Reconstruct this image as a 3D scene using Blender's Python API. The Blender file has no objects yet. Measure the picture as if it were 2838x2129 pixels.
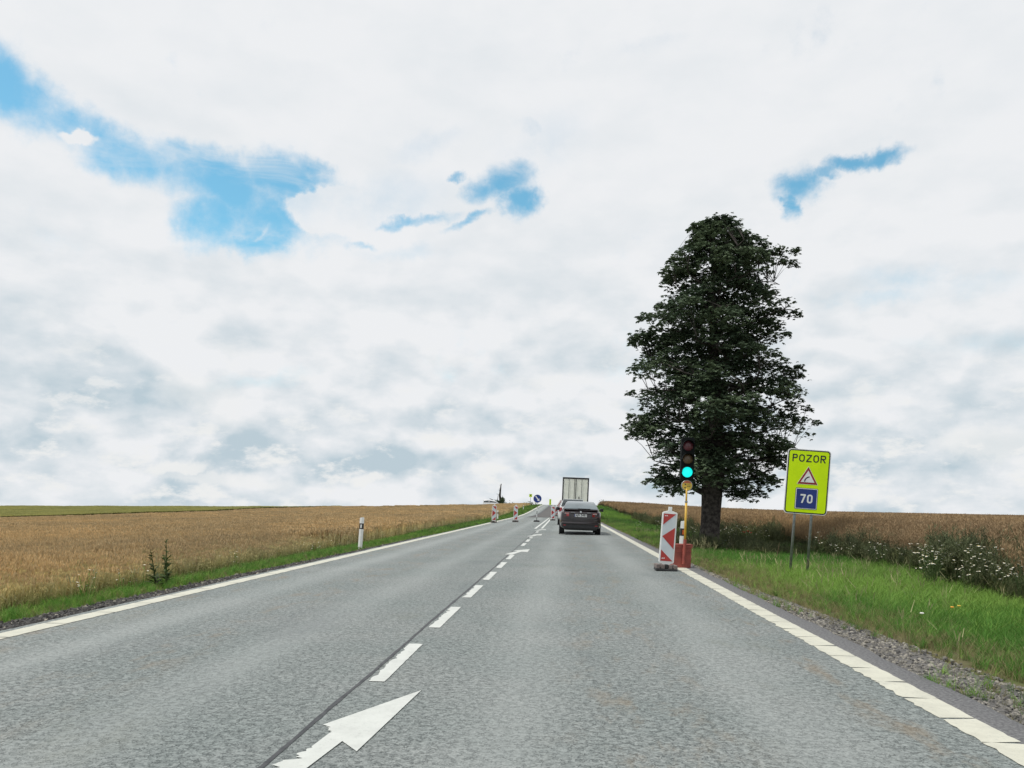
import bpy, bmesh, math, random
import numpy as np
from math import radians as R, sin, cos, pi

random.seed(7)
rng = np.random.default_rng(11)
scene = bpy.context.scene
COL = scene.collection

# ------------------------------------------------------------------ camera
cam_d = bpy.data.cameras.new('camera')
cam_d.sensor_fit = 'HORIZONTAL'
cam_d.sensor_width = 36.0
cam_d.lens = 36.0 * 2200.0 / 2838.0
cam_d.shift_y = 0.11775                  # level camera, view shifted up to the sky
cam_d.clip_start = 0.05
cam_d.clip_end = 8000
cam = bpy.data.objects.new('camera', cam_d)
COL.objects.link(cam)
from mathutils import Matrix, Vector
cam.matrix_world = (Matrix.Translation((-0.03, 0.18, 1.27)) @ Matrix.Rotation(R(3.875), 4, 'Z')
                    @ Matrix.Rotation(R(90), 4, 'X') @ Matrix.Rotation(R(0.9), 4, 'Z'))
scene.camera = cam

# ------------------------------------------------------------------ sky, sun, exposure
SUN_EL, SUN_AZ = R(62), R(-104)          # high on the left, a touch behind the camera (azimuth from +Y)
scene.view_settings.view_transform = 'Standard'
scene.view_settings.look = 'None'
scene.view_settings.exposure = 0.0
scene.view_settings.gamma = 1.0
scene.view_settings.use_curve_mapping = False

sun_d = bpy.data.lights.new('sun', 'SUN')
sun_d.energy = 3.0
sun_d.angle = R(2.5)
sun_d.color = (1.0, 0.96, 0.9)
sun = bpy.data.objects.new('sun', sun_d)
COL.objects.link(sun)
sd = Vector((sin(SUN_AZ) * cos(SUN_EL), cos(SUN_AZ) * cos(SUN_EL), sin(SUN_EL)))
sun.rotation_euler = sd.to_track_quat('Z', 'Y').to_euler()
sun.location = (0, 0, 60)

world = bpy.data.worlds.new('World')
scene.world = world
world.cycles.sampling_method = 'MANUAL'
world.cycles.sample_map_resolution = 512
world.use_nodes = True
NT = world.node_tree
NT.nodes.clear()

class NB:
    """small node-building helper"""
    def __init__(s, nt): s.nt = nt
    def n(s, t, **kw):
        nd = s.nt.nodes.new(t)
        for k, v in kw.items(): setattr(nd, k, v)
        return nd
    def put(s, sock, v):
        if isinstance(v, bpy.types.NodeSocket): s.nt.links.new(v, sock)
        elif v is not None: sock.default_value = v
    def math(s, op, a, b=None, c=None, clamp=False):
        nd = s.n('ShaderNodeMath', operation=op); nd.use_clamp = clamp
        s.put(nd.inputs[0], a)
        if b is not None: s.put(nd.inputs[1], b)
        if c is not None: s.put(nd.inputs[2], c)
        return nd.outputs[0]
    def vmath(s, op, a, b=None):
        nd = s.n('ShaderNodeVectorMath', operation=op)
        s.put(nd.inputs[0], a)
        if b is not None: s.put(nd.inputs[1], b)
        return nd.outputs['Value'] if op in ('LENGTH', 'DOT_PRODUCT') else nd.outputs[0]
    def noise(s, vec, scale, detail=4, rough=0.55, dim='3D', out=0, dist=0.0):
        nd = s.n('ShaderNodeTexNoise'); nd.noise_dimensions = dim
        s.put(nd.inputs['Vector'], vec)
        nd.inputs['Scale'].default_value = scale
        nd.inputs['Detail'].default_value = detail
        nd.inputs['Roughness'].default_value = rough
        nd.inputs['Distortion'].default_value = dist
        return nd.outputs[out]
    def smooth(s, v, lo, hi, a=0.0, b=1.0):
        nd = s.n('ShaderNodeMapRange', interpolation_type='SMOOTHSTEP')
        s.put(nd.inputs[0], v); nd.inputs[1].default_value = lo; nd.inputs[2].default_value = hi
        nd.inputs[3].default_value = a; nd.inputs[4].default_value = b
        return nd.outputs[0]
    def mix(s, f, a, b, blend='MIX'):
        nd = s.n('ShaderNodeMix', data_type='RGBA', blend_type=blend)
        s.put(nd.inputs[0], f)
        s.put(nd.inputs[6], a if isinstance(a, bpy.types.NodeSocket) else (*a[:3], 1))
        s.put(nd.inputs[7], b if isinstance(b, bpy.types.NodeSocket) else (*b[:3], 1))
        return nd.outputs[2]
    def scalevec(s, v, sx, sy, sz):
        return s.vmath('MULTIPLY', v, (sx, sy, sz))

w = NB(NT)
geo = w.n('ShaderNodeTexCoord')
dirv = geo.outputs['Generated']
sep = w.n('ShaderNodeSeparateXYZ'); NT.links.new(dirv, sep.inputs[0])
dx, dy, dz = sep.outputs
up = w.math('MAXIMUM', dz, 0.0)
ysafe = w.math('MAXIMUM', dy, 0.15)
u = w.math('DIVIDE', dx, ysafe)
v = w.math('DIVIDE', dz, ysafe)
front = w.smooth(dy, 0.15, 0.4)
cmb = w.n('ShaderNodeCombineXYZ'); NT.links.new(u, cmb.inputs[0]); NT.links.new(v, cmb.inputs[1])
# ragged cloud edges: warp the coordinates
n1 = w.noise(dirv, 5.0, 6, 0.62, out=1)
n2 = w.noise(dirv, 22.0, 5, 0.65, out=1)
w1 = w.vmath('MULTIPLY', w.vmath('SUBTRACT', n1, (.5, .5, .5)), (.12, .085, 0))
w2 = w.vmath('MULTIPLY', w.vmath('SUBTRACT', n2, (.5, .5, .5)), (.05, .036, 0))
uvw = w.vmath('ADD', w.vmath('ADD', cmb.outputs[0], w1), w2)

def blobs(lst, soft_in, soft_out, vec):
    acc = None
    for (cx, cy, rx, ry, rot, amt) in lst:
        mp = w.n('ShaderNodeMapping', vector_type='TEXTURE')
        NT.links.new(vec, mp.inputs[0])
        mp.inputs['Location'].default_value = (cx, cy, 0)
        mp.inputs['Rotation'].default_value = (0, 0, rot)
        mp.inputs['Scale'].default_value = (rx, ry, 1)
        ln = w.vmath('LENGTH', mp.outputs[0])
        f = w.smooth(ln, soft_in, soft_out, amt, 0.0)
        acc = f if acc is None else w.math('MAXIMUM', acc, f)
    return acc
# openings in the cloud deck: (tan azimuth, tan elevation, half sizes, tilt, depth)
BLUE = [(-0.4778, 0.4378, 0.0916, 0.0256, -0.3499, 1), (-0.3768, 0.4132, 0.0618, 0.0278, -0.1479, 1), (-0.679, 0.4974, 0.0989, 0.033, -0.4318, 1), (-0.1101, 0.3917, 0.0318, 0.0185, 0.3399, 0.8), (0.2875, 0.3963, 0.0302, 0.0269, 0.3482, 0.9), (0.3692, 0.4308, 0.0342, 0.0098, 0.1303, 0.9), (-0.3624, 0.4037, 0.0616, 0.0288, -0.0965, 1), (-0.5897, 0.4534, 0.0978, 0.0352, -0.3817, 1), (-0.4766, 0.3675, 0.0528, 0.0422, -0.0089, 1), (-0.2668, 0.3241, 0.0281, 0.0065, -0.0061, 0.6), (-0.7241, 0.5267, 0.0994, 0.0402, -0.5149, 1), (-0.6047, 0.4702, 0.1126, 0.0328, -0.4322, 1), (-0.4581, 0.4095, 0.1248, 0.0395, -0.3487, 1), (-0.3903, 0.3668, 0.0856, 0.0441, -0.1787, 1), (-0.4138, 0.339, 0.081, 0.0163, -0.092, 1), (-0.3295, 0.4172, 0.0283, 0.0186, -0.0122, 0.9), (-0.0782, 0.405, 0.0385, 0.0239, 0.2513, 1), (-0.1972, 0.3549, 0.0601, 0.0083, 0.0264, 0.8), (-0.1232, 0.3498, 0.0364, 0.0074, 0.3068, 1), (-0.0573, 0.382, 0.025, 0.0228, -0.0101, 1), (-0.1563, 0.405, 0.012, 0.0055, -0.0116, 0.7), (0.2875, 0.4008, 0.0268, 0.0188, 0.3479, 1), (0.2748, 0.372, 0.011, 0.0211, -0.3626, 1), (0.3477, 0.4289, 0.0364, 0.0089, 0.1302, 0.9), (0.3154, 0.416, 0.0258, 0.0089, 0.4381, 0.8), (0.4485, 0.2758, 0.0594, 0.0105, -0.0931, 0.35), (-0.0541, 0.4694, 0.0159, 0.0064, -0.016, 0.4), (0.1087, 0.5748, 0.031, 0.0063, 0.1183, 0.22), (-0.2059, 0.3122, 0.0556, 0.0074, -0.0053, 0.15)]
PUFF = [(-0.6465, 0.4756, 0.0345, 0.0085, -0.0994, 0.75), (-0.3145, 0.3661, 0.0528, 0.0254, -0.0943, 1), (-0.4139, 0.3483, 0.0331, 0.0066, 0.3361, 0.4), (-0.0894, 0.3892, 0.0128, 0.0091, -0.0106, 0.35)]
GREY = [(-0.6342, 0.175, 0.122, 0.0473, -0.3314, 1), (-0.717, 0.0938, 0.0989, 0.0333, 0.009, 0.8), (-0.5009, 0.077, 0.1674, 0.0281, 0.0102, 0.45), (-0.17, 0.101, 0.1377, 0.0321, -0.0776, 0.75), (-0.3096, 0.065, 0.1955, 0.0278, 0.0111, 0.4), (0.4084, 0.1083, 0.1271, 0.0221, 0.0987, 0.35), (0.4731, 0.0562, 0.1094, 0.0176, 0.0123, 0.6), (-0.7093, 0.227, 0.1283, 0.038, -0.1663, 0.4), (-0.5077, 0.4945, 0.1593, 0.0233, -0.3859, 0.2), (-0.0544, 0.0497, 0.1355, 0.0273, 0.0123, 0.35), (0.3215, 0.1608, 0.1711, 0.0532, 0.005, 0.22)]
WHITE = [(-0.5051, 0.0371, 0.053, 0.0103, 0.0974, 0.9), (-0.4423, 0.0262, 0.0764, 0.0121, 0.0136, 0.6), (-0.2622, 0.0379, 0.0257, 0.0083, 0.0129, 0.9), (-0.4729, 0.1381, 0.0863, 0.0281, -0.3325, 0.35), (0.5107, 0.0829, 0.063, 0.0219, 0.1917, 0.6), (0.3496, 0.0192, 0.0387, 0.0097, -0.0748, 0.8), (-0.0312, 0.0227, 0.0543, 0.0091, 0.0142, 0.35)]
hole = blobs(BLUE, 0.0, 2.0, uvw)          # 1 in the heart of an opening, .5 at its outline
puff = blobs(PUFF, 0.0, 2.0, uvw)
fr1 = w.noise(dirv, 9.0, 7, 0.62)
fr2 = w.noise(dirv, 34.0, 6, 0.62)
fray = w.math('ADD', w.math('MULTIPLY', w.math('SUBTRACT', fr1, 0.5), 1.5), w.math('MULTIPLY', w.math('SUBTRACT', fr2, 0.5), 0.42))
hole = w.math('ADD', hole, fray)
hole = w.math('SUBTRACT', hole, w.math('MULTIPLY', w.smooth(puff, 0.25, 0.75), 0.85))
hole = w.smooth(hole, 0.16, 0.98)
faint = blobs([(0.4485, 0.2758, 0.075, 0.014, -0.0931, 0.42), (0.40, 0.262, 0.05, 0.008, -0.05, 0.3), (0.1087, 0.5748, 0.035, 0.009, 0.1183, 0.28), (-0.0541, 0.4694, 0.02, 0.009, 0, 0.4),
               (-0.19, 0.452, 0.05, 0.012, 0.3, 0.2), (-0.2059, 0.3122, 0.06, 0.008, 0, 0.25), (-0.40, 0.16, 0.06, 0.008, 0.1, 0.22), (-0.36, 0.40, 0.07, 0.04, -0.3, 0.3), (-0.25, 0.385, 0.08, 0.03, 0, 0.25), (-0.03, 0.45, 0.06, 0.035, 0.4, 0.18), (0.52, 0.20, 0.10, 0.012, 0, 0.2)], 0.0, 1.7, uvw)
hole = w.math('MAXIMUM', hole, w.math('MULTIPLY', faint, w.smooth(fr1, 0.3, 0.6)))
# thin cirrus veils inside the opening
veil = w.noise(w.scalevec(dirv, 3, 3, 9), 2.6, 5, 0.6, dist=0.6)
hole = w.math('MULTIPLY', hole, w.smooth(veil, 0.46, 0.76, 1.0, 0.45))
hole = w.math('MULTIPLY', hole, front)
# the rest of the sky (behind and beside the camera) is broken cloud of the same kind
nb = w.noise(dirv, 2.2, 6, 0.6)
back = w.math('MULTIPLY', w.smooth(nb, 0.60, 0.68), w.math('SUBTRACT', 1.0, w.smooth(dy, -0.1, 0.35)))
hole = w.math('MAXIMUM', hole, back)

# cloud shading
c_big = w.noise(w.scalevec(dirv, 1, 1, 1.9), 3.2, 6, 0.5)
c_mid = w.noise(w.scalevec(dirv, 1, 1, 2.5), 7.0, 5, 0.5)
c_fin = w.noise(w.scalevec(dirv, 1, 1, 1.8), 26.0, 5, 0.55)
low = w.smooth(dz, 0.02, 0.42, 1.0, 0.0)
gshape = blobs(GREY, 0.1, 1.45, uvw)
gshape = w.math('MULTIPLY', gshape, front)
tex = w.math('ADD', w.math('MULTIPLY', w.smooth(c_big, 0.42, 0.66), 0.30), w.math('MULTIPLY', w.smooth(c_mid, 0.42, 0.64), 0.34))
tex = w.math('ADD', tex, w.math('MULTIPLY', w.smooth(c_fin, 0.40, 0.62), 0.12))
lowtex = w.math('MULTIPLY', tex, w.math('ADD', w.math('MULTIPLY', low, 0.72), 0.24))
grey = w.math('ADD', lowtex, w.math('MULTIPLY', gshape, w.math('ADD', w.math('MULTIPLY', tex, 0.5), 0.45)))
grey = w.math('ADD', grey, w.math('MULTIPLY', w.smooth(dz, 0.0, 0.14, 1.0, 0.0), 0.12), clamp=True)
wsh = w.math('MULTIPLY', blobs(WHITE, 0.45, 1.25, uvw), front)
# rounded relief of the cumulus: brighter tops, dimmer undersides
ofs = w.vmath('ADD', dirv, (0, 0, 0.022))
h0 = w.noise(w.scalevec(dirv, 1, 1, 2.2), 9.0, 7, 0.54); h1 = w.noise(w.scalevec(ofs, 1, 1, 2.2), 9.0, 7, 0.54)
relief = w.math('MULTIPLY', w.math('SUBTRACT', h1, h0), w.math('ADD', w.math('MULTIPLY', low, 1.5), 0.25))
def billow(vec):
    vo = w.n('ShaderNodeTexVoronoi', feature='F1')
    warp = w.vmath('MULTIPLY', w.vmath('SUBTRACT', n1, (.5, .5, .5)), (.12, .12, .08))
    NT.links.new(w.vmath('ADD', w.scalevec(vec, 1, 1, 1.7), warp), vo.inputs['Vector'])
    vo.inputs['Scale'].default_value = 8.0; vo.inputs['Detail'].default_value = 2.0; vo.inputs['Roughness'].default_value = 0.5
    return vo.outputs['Distance']
brel = w.math('SUBTRACT', billow(dirv), billow(w.vmath('ADD', dirv, (-0.012, 0, 0.02))))
brel = w.math('MULTIPLY', brel, w.math('ADD', w.math('MULTIPLY', w.smooth(dz, 0.03, 0.36, 1.0, 0.0), -1.15), -0.12))
grey = w.math('ADD', w.math('ADD', w.math('MULTIPLY', grey, 0.78), relief), brel, clamp=True)
cum = w.smooth(w.noise(w.scalevec(dirv, 1, 1, 2.2), 16.0, 7, 0.62), 0.51, 0.68)
cum = w.math('MULTIPLY', cum, w.smooth(dz, 0.03, 0.26, 1.0, 0.0))
whi = w.math('MAXIMUM', wsh, cum, clamp=True)
grey = w.math('MULTIPLY', grey, w.math('SUBTRACT', 1.0, w.math('MULTIPLY', whi, 0.85)))
c_white = (0.85, 0.865, 0.885)
c_grey = (0.50, 0.605, 0.67)
cloud = w.mix(grey, c_white, c_grey)
warm = w.mix(w.math('MULTIPLY', whi, 0.55), cloud, (0.87, 0.87, 0.84))

skyt = w.n('ShaderNodeTexSky', sky_type='NISHITA')
skyt.sun_disc = False
skyt.sun_elevation = SUN_EL
skyt.sun_rotation = SUN_AZ
skyt.altitude = 400
skyt.air_density = 1.0
skyt.dust_density = 0.6
skyt.ozone_density = 1.0
bg_sky = w.n('ShaderNodeBackground'); bg_sky.inputs[1].default_value = 0.12
tint = w.mix(1.0, skyt.outputs[0], (1.0, 1.62, 1.45), 'MULTIPLY')
NT.links.new(tint, bg_sky.inputs[0])
bg_cl = w.n('ShaderNodeBackground'); bg_cl.inputs[1].default_value = 1.0
NT.links.new(warm, bg_cl.inputs[0])
mx = w.n('ShaderNodeMixShader')
NT.links.new(w.math('SUBTRACT', 1.0, hole), mx.inputs[0])
NT.links.new(bg_sky.outputs[0], mx.inputs[1]); NT.links.new(bg_cl.outputs[0], mx.inputs[2])
wo = w.n('ShaderNodeOutputWorld')
NT.links.new(mx.outputs[0], wo.inputs[0])

# ------------------------------------------------------------------ materials
MATS = {}
def material(name, c1, c2=None, scale=8.0, rough=0.7, metal=0.0, bump=0.0, bscale=None, spec=0.5,
             coat=0.0, emit=None, estr=0.0, detail=5, rnd=0.0, transl=0.0, contrast=(0.35, 0.65), coords='Object', alpha=None):
    if name in MATS: return MATS[name]
    m = bpy.data.materials.new(name); m.use_nodes = True
    nt = m.node_tree; nt.nodes.clear(); b = NB(nt)
    out = b.n('ShaderNodeOutputMaterial'); p = b.n('ShaderNodeBsdfPrincipled')
    tc = b.n('ShaderNodeTexCoord'); vec = tc.outputs[coords]
    if c2 is None: c2 = tuple(x * 0.88 for x in c1)
    f = b.smooth(b.noise(vec, scale, detail), *contrast)
    colr = b.mix(f, c1, c2)
    if rnd:
        oi = b.n('ShaderNodeObjectInfo')
        drift = b.smooth(b.noise(b.scalevec(oi.outputs['Location'], 1, .55, 0), 0.13, 5, .6), 0.36, 0.64)
        colr = b.mix(1.0, colr, b.mix(drift, (0.90, 0.91, 0.92), (1.12, 1.09, 1.02)), 'MULTIPLY')
        colr = b.mix(1.0, colr, b.mix(oi.outputs['Random'], (1 - rnd,) * 3, (1 + rnd, 1 + rnd * .9, 1 + rnd * .7)), 'MULTIPLY')
    nt.links.new(colr, p.inputs['Base Color'])
    p.inputs['Roughness'].default_value = rough
    p.inputs['Metallic'].default_value = metal
    p.inputs['Specular IOR Level'].default_value = spec
    p.inputs['Coat Weight'].default_value = coat
    p.inputs['Coat Roughness'].default_value = 0.08
    if emit:
        p.inputs['Emission Color'].default_value = (*emit, 1); p.inputs['Emission Strength'].default_value = estr
    if bump:
        bp = b.n('ShaderNodeBump'); bp.inputs['Distance'].default_value = 0.01; bp.inputs['Strength'].default_value = bump
        nt.links.new(b.noise(vec, bscale or scale * 4, 4), bp.inputs['Height'])
        nt.links.new(bp.outputs[0], p.inputs['Normal'])
    sh = p.outputs[0]
    if transl:
        t = b.n('ShaderNodeBsdfTranslucent'); nt.links.new(colr, t.inputs[0])
        ms = b.n('ShaderNodeMixShader'); ms.inputs[0].default_value = transl
        nt.links.new(sh, ms.inputs[1]); nt.links.new(t.outputs[0], ms.inputs[2]); sh = ms.outputs[0]
    nt.links.new(sh, out.inputs[0])
    MATS[name] = m
    return m

# ------------------------------------------------------------------ mesh helpers
class MB:
    def __init__(s): s.v = []; s.f = []; s.m = []; s.mats = []; s.cur = 0
    def use(s, mat):
        if mat not in s.mats: s.mats.append(mat)
        s.cur = s.mats.index(mat); return s
    def add(s, vs, fs):
        o = len(s.v); s.v.extend([tuple(map(float, a)) for a in vs])
        for f in fs: s.f.append(tuple(i + o for i in f)); s.m.append(s.cur)
        return s
    def box(s, x0, x1, y0, y1, z0, z1):
        vs = [(x, y, z) for z in (z0, z1) for y in (y0, y1) for x in (x0, x1)]
        return s.add(vs, [(0, 2, 3, 1), (4, 5, 7, 6), (0, 1, 5, 4), (2, 6, 7, 3), (0, 4, 6, 2), (1, 3, 7, 5)])
    def tube(s, p0, p1, r0, r1=None, n=8, cap=True):
        r1 = r0 if r1 is None else r1
        p0 = Vector(p0); p1 = Vector(p1); d = (p1 - p0)
        if d.length < 1e-6: return s
        d.normalize(); a = d.orthogonal().normalized(); b = d.cross(a)
        vs = []
        for p, r in ((p0, r0), (p1, r1)):
            for i in range(n):
                t = 2 * pi * i / n; vs.append(p + a * (r * cos(t)) + b * (r * sin(t)))
        fs = [(i, (i + 1) % n, n + (i + 1) % n, n + i) for i in range(n)]
        if cap: fs += [tuple(range(n))[::-1], tuple(range(n, 2 * n))]
        return s.add(vs, fs)
    def poly_prism(s, pts, y0, y1):
        """outline in XZ, extruded along Y (front at y0)"""
        n = len(pts)
        vs = [(x, y0, z) for x, z in pts] + [(x, y1, z) for x, z in pts]
        fs = [tuple(range(n)), tuple(range(n, 2 * n))[::-1]] + [(i, n + i, n + (i + 1) % n, (i + 1) % n) for i in range(n)]
        return s.add(vs, fs)
    def sheet(s, pts3): return s.add(pts3, [tuple(range(len(pts3)))])
    def loft(s, rings, cap=True, closed=True):
        n = len(rings[0]); vs = [p for r in rings for p in r]; fs = []
        for k in range(len(rings) - 1):
            for i in range(n if closed else n - 1):
                j = (i + 1) % n
                fs.append((k * n + i, k * n + j, (k + 1) * n + j, (k + 1) * n + i))
        if cap: fs += [tuple(range(n))[::-1], tuple(range((len(rings) - 1) * n, len(rings) * n))]
        return s.add(vs, fs)
    def lathe(s, prof, axis='z', n=24, c=(0, 0, 0), ring=False):
        """prof = [(radius, height)] about an axis"""
        rings = []
        for r, h in prof:
            ring = []
            for i in range(n):
                t = 2 * pi * i / n; a, b = r * cos(t), r * sin(t)
                q = {'z': (a, b, h), 'x': (h, a, b), 'y': (a, h, b)}[axis]
                ring.append((q[0] + c[0], q[1] + c[1], q[2] + c[2]))
            rings.append(ring)
        if ring: return s.loft(rings + rings[:1], cap=False)
        return s.loft(rings)
    def build(s, name, mat=None, parent=None, smooth=False, loc=None, bevel=0.0, subsurf=0, link=True, fix=True):
        me = bpy.data.meshes.new(name); me.from_pydata(s.v, [], s.f)
        if s.mats:
            for m in s.mats: me.materials.append(m)
            me.polygons.foreach_set('material_index', s.m)
        elif mat: me.materials.append(mat)
        if fix:
            bm = bmesh.new(); bm.from_mesh(me); bmesh.ops.recalc_face_normals(bm, faces=bm.faces); bm.to_mesh(me); bm.free()
        if smooth: me.polygons.foreach_set('use_smooth', [True] * len(me.polygons))
        o = bpy.data.objects.new(name, me)
        if link: COL.objects.link(o)
        if parent: o.parent = parent
        if loc: o.location = loc
        if bevel:
            b = o.modifiers.new('bevel', 'BEVEL'); b.width = bevel; b.segments = 2; b.limit_method = 'ANGLE'
        if subsurf:
            b = o.modifiers.new('subsurf', 'SUBSURF'); b.levels = subsurf; b.render_levels = subsurf
        return o

def np_mesh(name, V, F, mat=None, parent=None, smooth=False, mats=None, midx=None, link=True):
    """fast mesh from numpy arrays; F is (n,k)"""
    me = bpy.data.meshes.new(name)
    V = np.asarray(V, np.float32); F = np.asarray(F, np.int32); k = F.shape[1]
    me.vertices.add(len(V)); me.vertices.foreach_set('co', V.ravel())
    me.loops.add(F.size); me.loops.foreach_set('vertex_index', F.ravel())
    me.polygons.add(len(F)); me.polygons.foreach_set('loop_start', np.arange(len(F), dtype=np.int32) * k)
    me.polygons.foreach_set('loop_total', np.full(len(F), k, np.int32))
    if mats:
        for m in mats: me.materials.append(m)
        me.polygons.foreach_set('material_index', np.asarray(midx, np.int32))
    elif mat: me.materials.append(mat)
    if smooth: me.polygons.foreach_set('use_smooth', np.ones(len(F), bool))
    me.update(calc_edges=True); me.validate()
    o = bpy.data.objects.new(name, me)
    if link: COL.objects.link(o)
    if parent: o.parent = parent
    return o

def tag(o, label=None, cat=None, group=None, kind=None):
    if label: o['label'] = label
    if cat: o['category'] = cat
    if group: o['group'] = group
    if kind: o['kind'] = kind
    return o
def thing(name, label, cat, loc=(0, 0, 0), rot=(0, 0, 0), group=None):
    o = bpy.data.objects.new(name, None); COL.objects.link(o)
    o.empty_display_size = 0.3; o.location = loc; o.rotation_euler = rot
    return tag(o, label, cat, group)
def copy_tree(o, parent=None):
    c = o.copy(); COL.objects.link(c)
    if parent: c.parent = parent
    for ch in list(o.children): copy_tree(ch, c)
    return c

# ------------------------------------------------------------------ the lie of the land
def sstep(t):
    t = np.clip(t, 0, 1); return t * t * (3 - 2 * t)
def drop(y):
    d = np.maximum(np.asarray(y, float) - 195, 0)
    return np.where(d < 10, 0.0026 * d * d, 0.26 + 0.052 * (d - 10))
def zr(y):
    y = np.asarray(y, float)
    return 1.35 * sstep((y - 80) / 110.0)
def fall(x):
    a = np.maximum(np.abs(np.asarray(x, float) + 1.2) - 8, 0)
    return np.exp(-(a / 21.0) ** 2)
XL = [-3000, -158, -60, -25, -9, -7.4, -6.3, -5.5, -5.2, 2.6, 2.9, 3.5, 5.2, 7.3, 9.0, 40, 110, 3000]
ZL = [-14.0, -3.0, -1.65, -0.80, -0.45, -0.34, -0.12, -0.07, -0.06, -0.06, -0.07, -0.10, -0.24, -0.27, -0.18, -0.36, -0.62, -8]
CURVE_C = (-23.3, 195.0)      # the road bends left beyond the crest
def path_dist(x, y):
    """distance to, and arc length along, the road's centre line past the crest"""
    x = np.asarray(x, float); y = np.asarray(y, float)
    rx, ry = x - CURVE_C[0], y - CURVE_C[1]
    r = np.hypot(rx, ry); ang = np.arctan2(ry, rx)
    d1 = np.where((rx >= 0) & (ry >= 0), np.abs(r - 22.0), 1e3)
    s1 = 22.0 * np.clip(ang, 0, pi / 2)
    d2 = np.where(rx < 0, np.abs(y - 217.0), 1e3)
    s2 = 22.0 * pi / 2 - rx
    return np.where(d1 < d2, d1, d2), np.where(d1 < d2, s1, s2)
def zpath(s): return 1.35 - 0.8 * sstep(s / 38.0) - 0.03 * np.maximum(s - 38, 0)
def ground(x, y):
    x = np.asarray(x, float); y = np.asarray(y, float)
    z = zr(y) * fall(x) + np.interp(x, XL, ZL) - drop(y)
    z = z + sstep((y - 85) / 115.0) * 0.95 * np.clip((-x - 22) / 35.0, 0, 1)
    z = z + 0.04 * np.sin(x * 0.31 + y * 0.13) * np.clip((np.abs(x + 1.3) - 9) / 6, 0, 1)
    d, s = path_dist(x, y)
    k = sstep((9 - d) / 4.5) * (y > 190)
    return z * (1 - k) + (zpath(s) - 0.06) * k
def gz(x, y): return float(ground(x, y))
def bR(y): return np.interp(y, [0, 10, 13, 19, 29, 36, 60, 95, 200], [7.2, 7.2, 7.3, 8.4, 8.0, 6.9, 6.5, 7.8, 8.4])
def bL(y): return np.interp(y, [0, 8, 12, 20, 40, 80, 200], [-6.75, -6.85, -7.0, -7.2, -7.6, -8.3, -9.5])

ys = np.concatenate([np.arange(-30, 3, 1.5), np.arange(3, 40, 0.5), np.arange(40, 90, 1.5), np.arange(90, 240, 2.0),
                     np.arange(240, 600, 30), [600, 900, 1500, 3000]])
xs = np.concatenate([[-3000, -1200, -600, -300, -230], np.arange(-180, -60, 6), [-60.0], np.arange(-58, -12, 2.0), np.arange(-12, -5, 0.35),
                     [-5.0, -3.5, -1.4, 0.5, 2.5], np.arange(2.8, 12, 0.35), np.arange(12, 60, 2.5), np.arange(60, 190, 8), [240, 400, 900, 3000]])
GX, GY = np.meshgrid(xs, ys)
GZ = ground(GX, GY)
rough_n = 0.02 * np.sin(GX * 7.1 + GY * 3.3) * np.sin(GY * 5.7 - GX * 2.1) * ((GX > 3.3) | (GX < -6))
V = np.stack([GX, GY, GZ + rough_n], -1).reshape(-1, 3)
ny, nx = GX.shape
ii = (np.arange(ny - 1)[:, None] * nx + np.arange(nx - 1)[None, :]).ravel()
Fq = np.stack([ii, ii + 1, ii + nx + 1, ii + nx], 1)
cxm = V[Fq].mean(1)
midx = np.zeros(len(Fq), int)
midx[cxm[:, 0] < bL(cxm[:, 1])] = 1
midx[cxm[:, 0] < -60] = 3
midx[cxm[:, 0] > bR(cxm[:, 1]) + .2] = 2
m_verge = material('verge_soil_grass', (0.10, 0.115, 0.045), (0.12, 0.10, 0.06), 5, 0.95, bump=0.6, bscale=60, spec=0.1)
m_straw = material('wheat_ground', (0.289, 0.225, 0.135), (0.212, 0.167, 0.100), 3, 0.95, bump=0.6, bscale=40, spec=0.1)
m_rapeg = material('rape_ground', (0.15, 0.10, 0.055), (0.10, 0.075, 0.042), 2, 0.95, bump=0.6, bscale=40, spec=0.1)
m_farg = material('green_field_ground', (0.30, 0.29, 0.11), (0.25, 0.25, 0.09), 1, 0.95, spec=0.1)
g = np_mesh('ground', V, Fq, smooth=True, mats=[m_verge, m_straw, m_rapeg, m_farg], midx=midx)
tag(g, 'rolling farmland ground under the road verges and crop fields', kind='structure')

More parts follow.
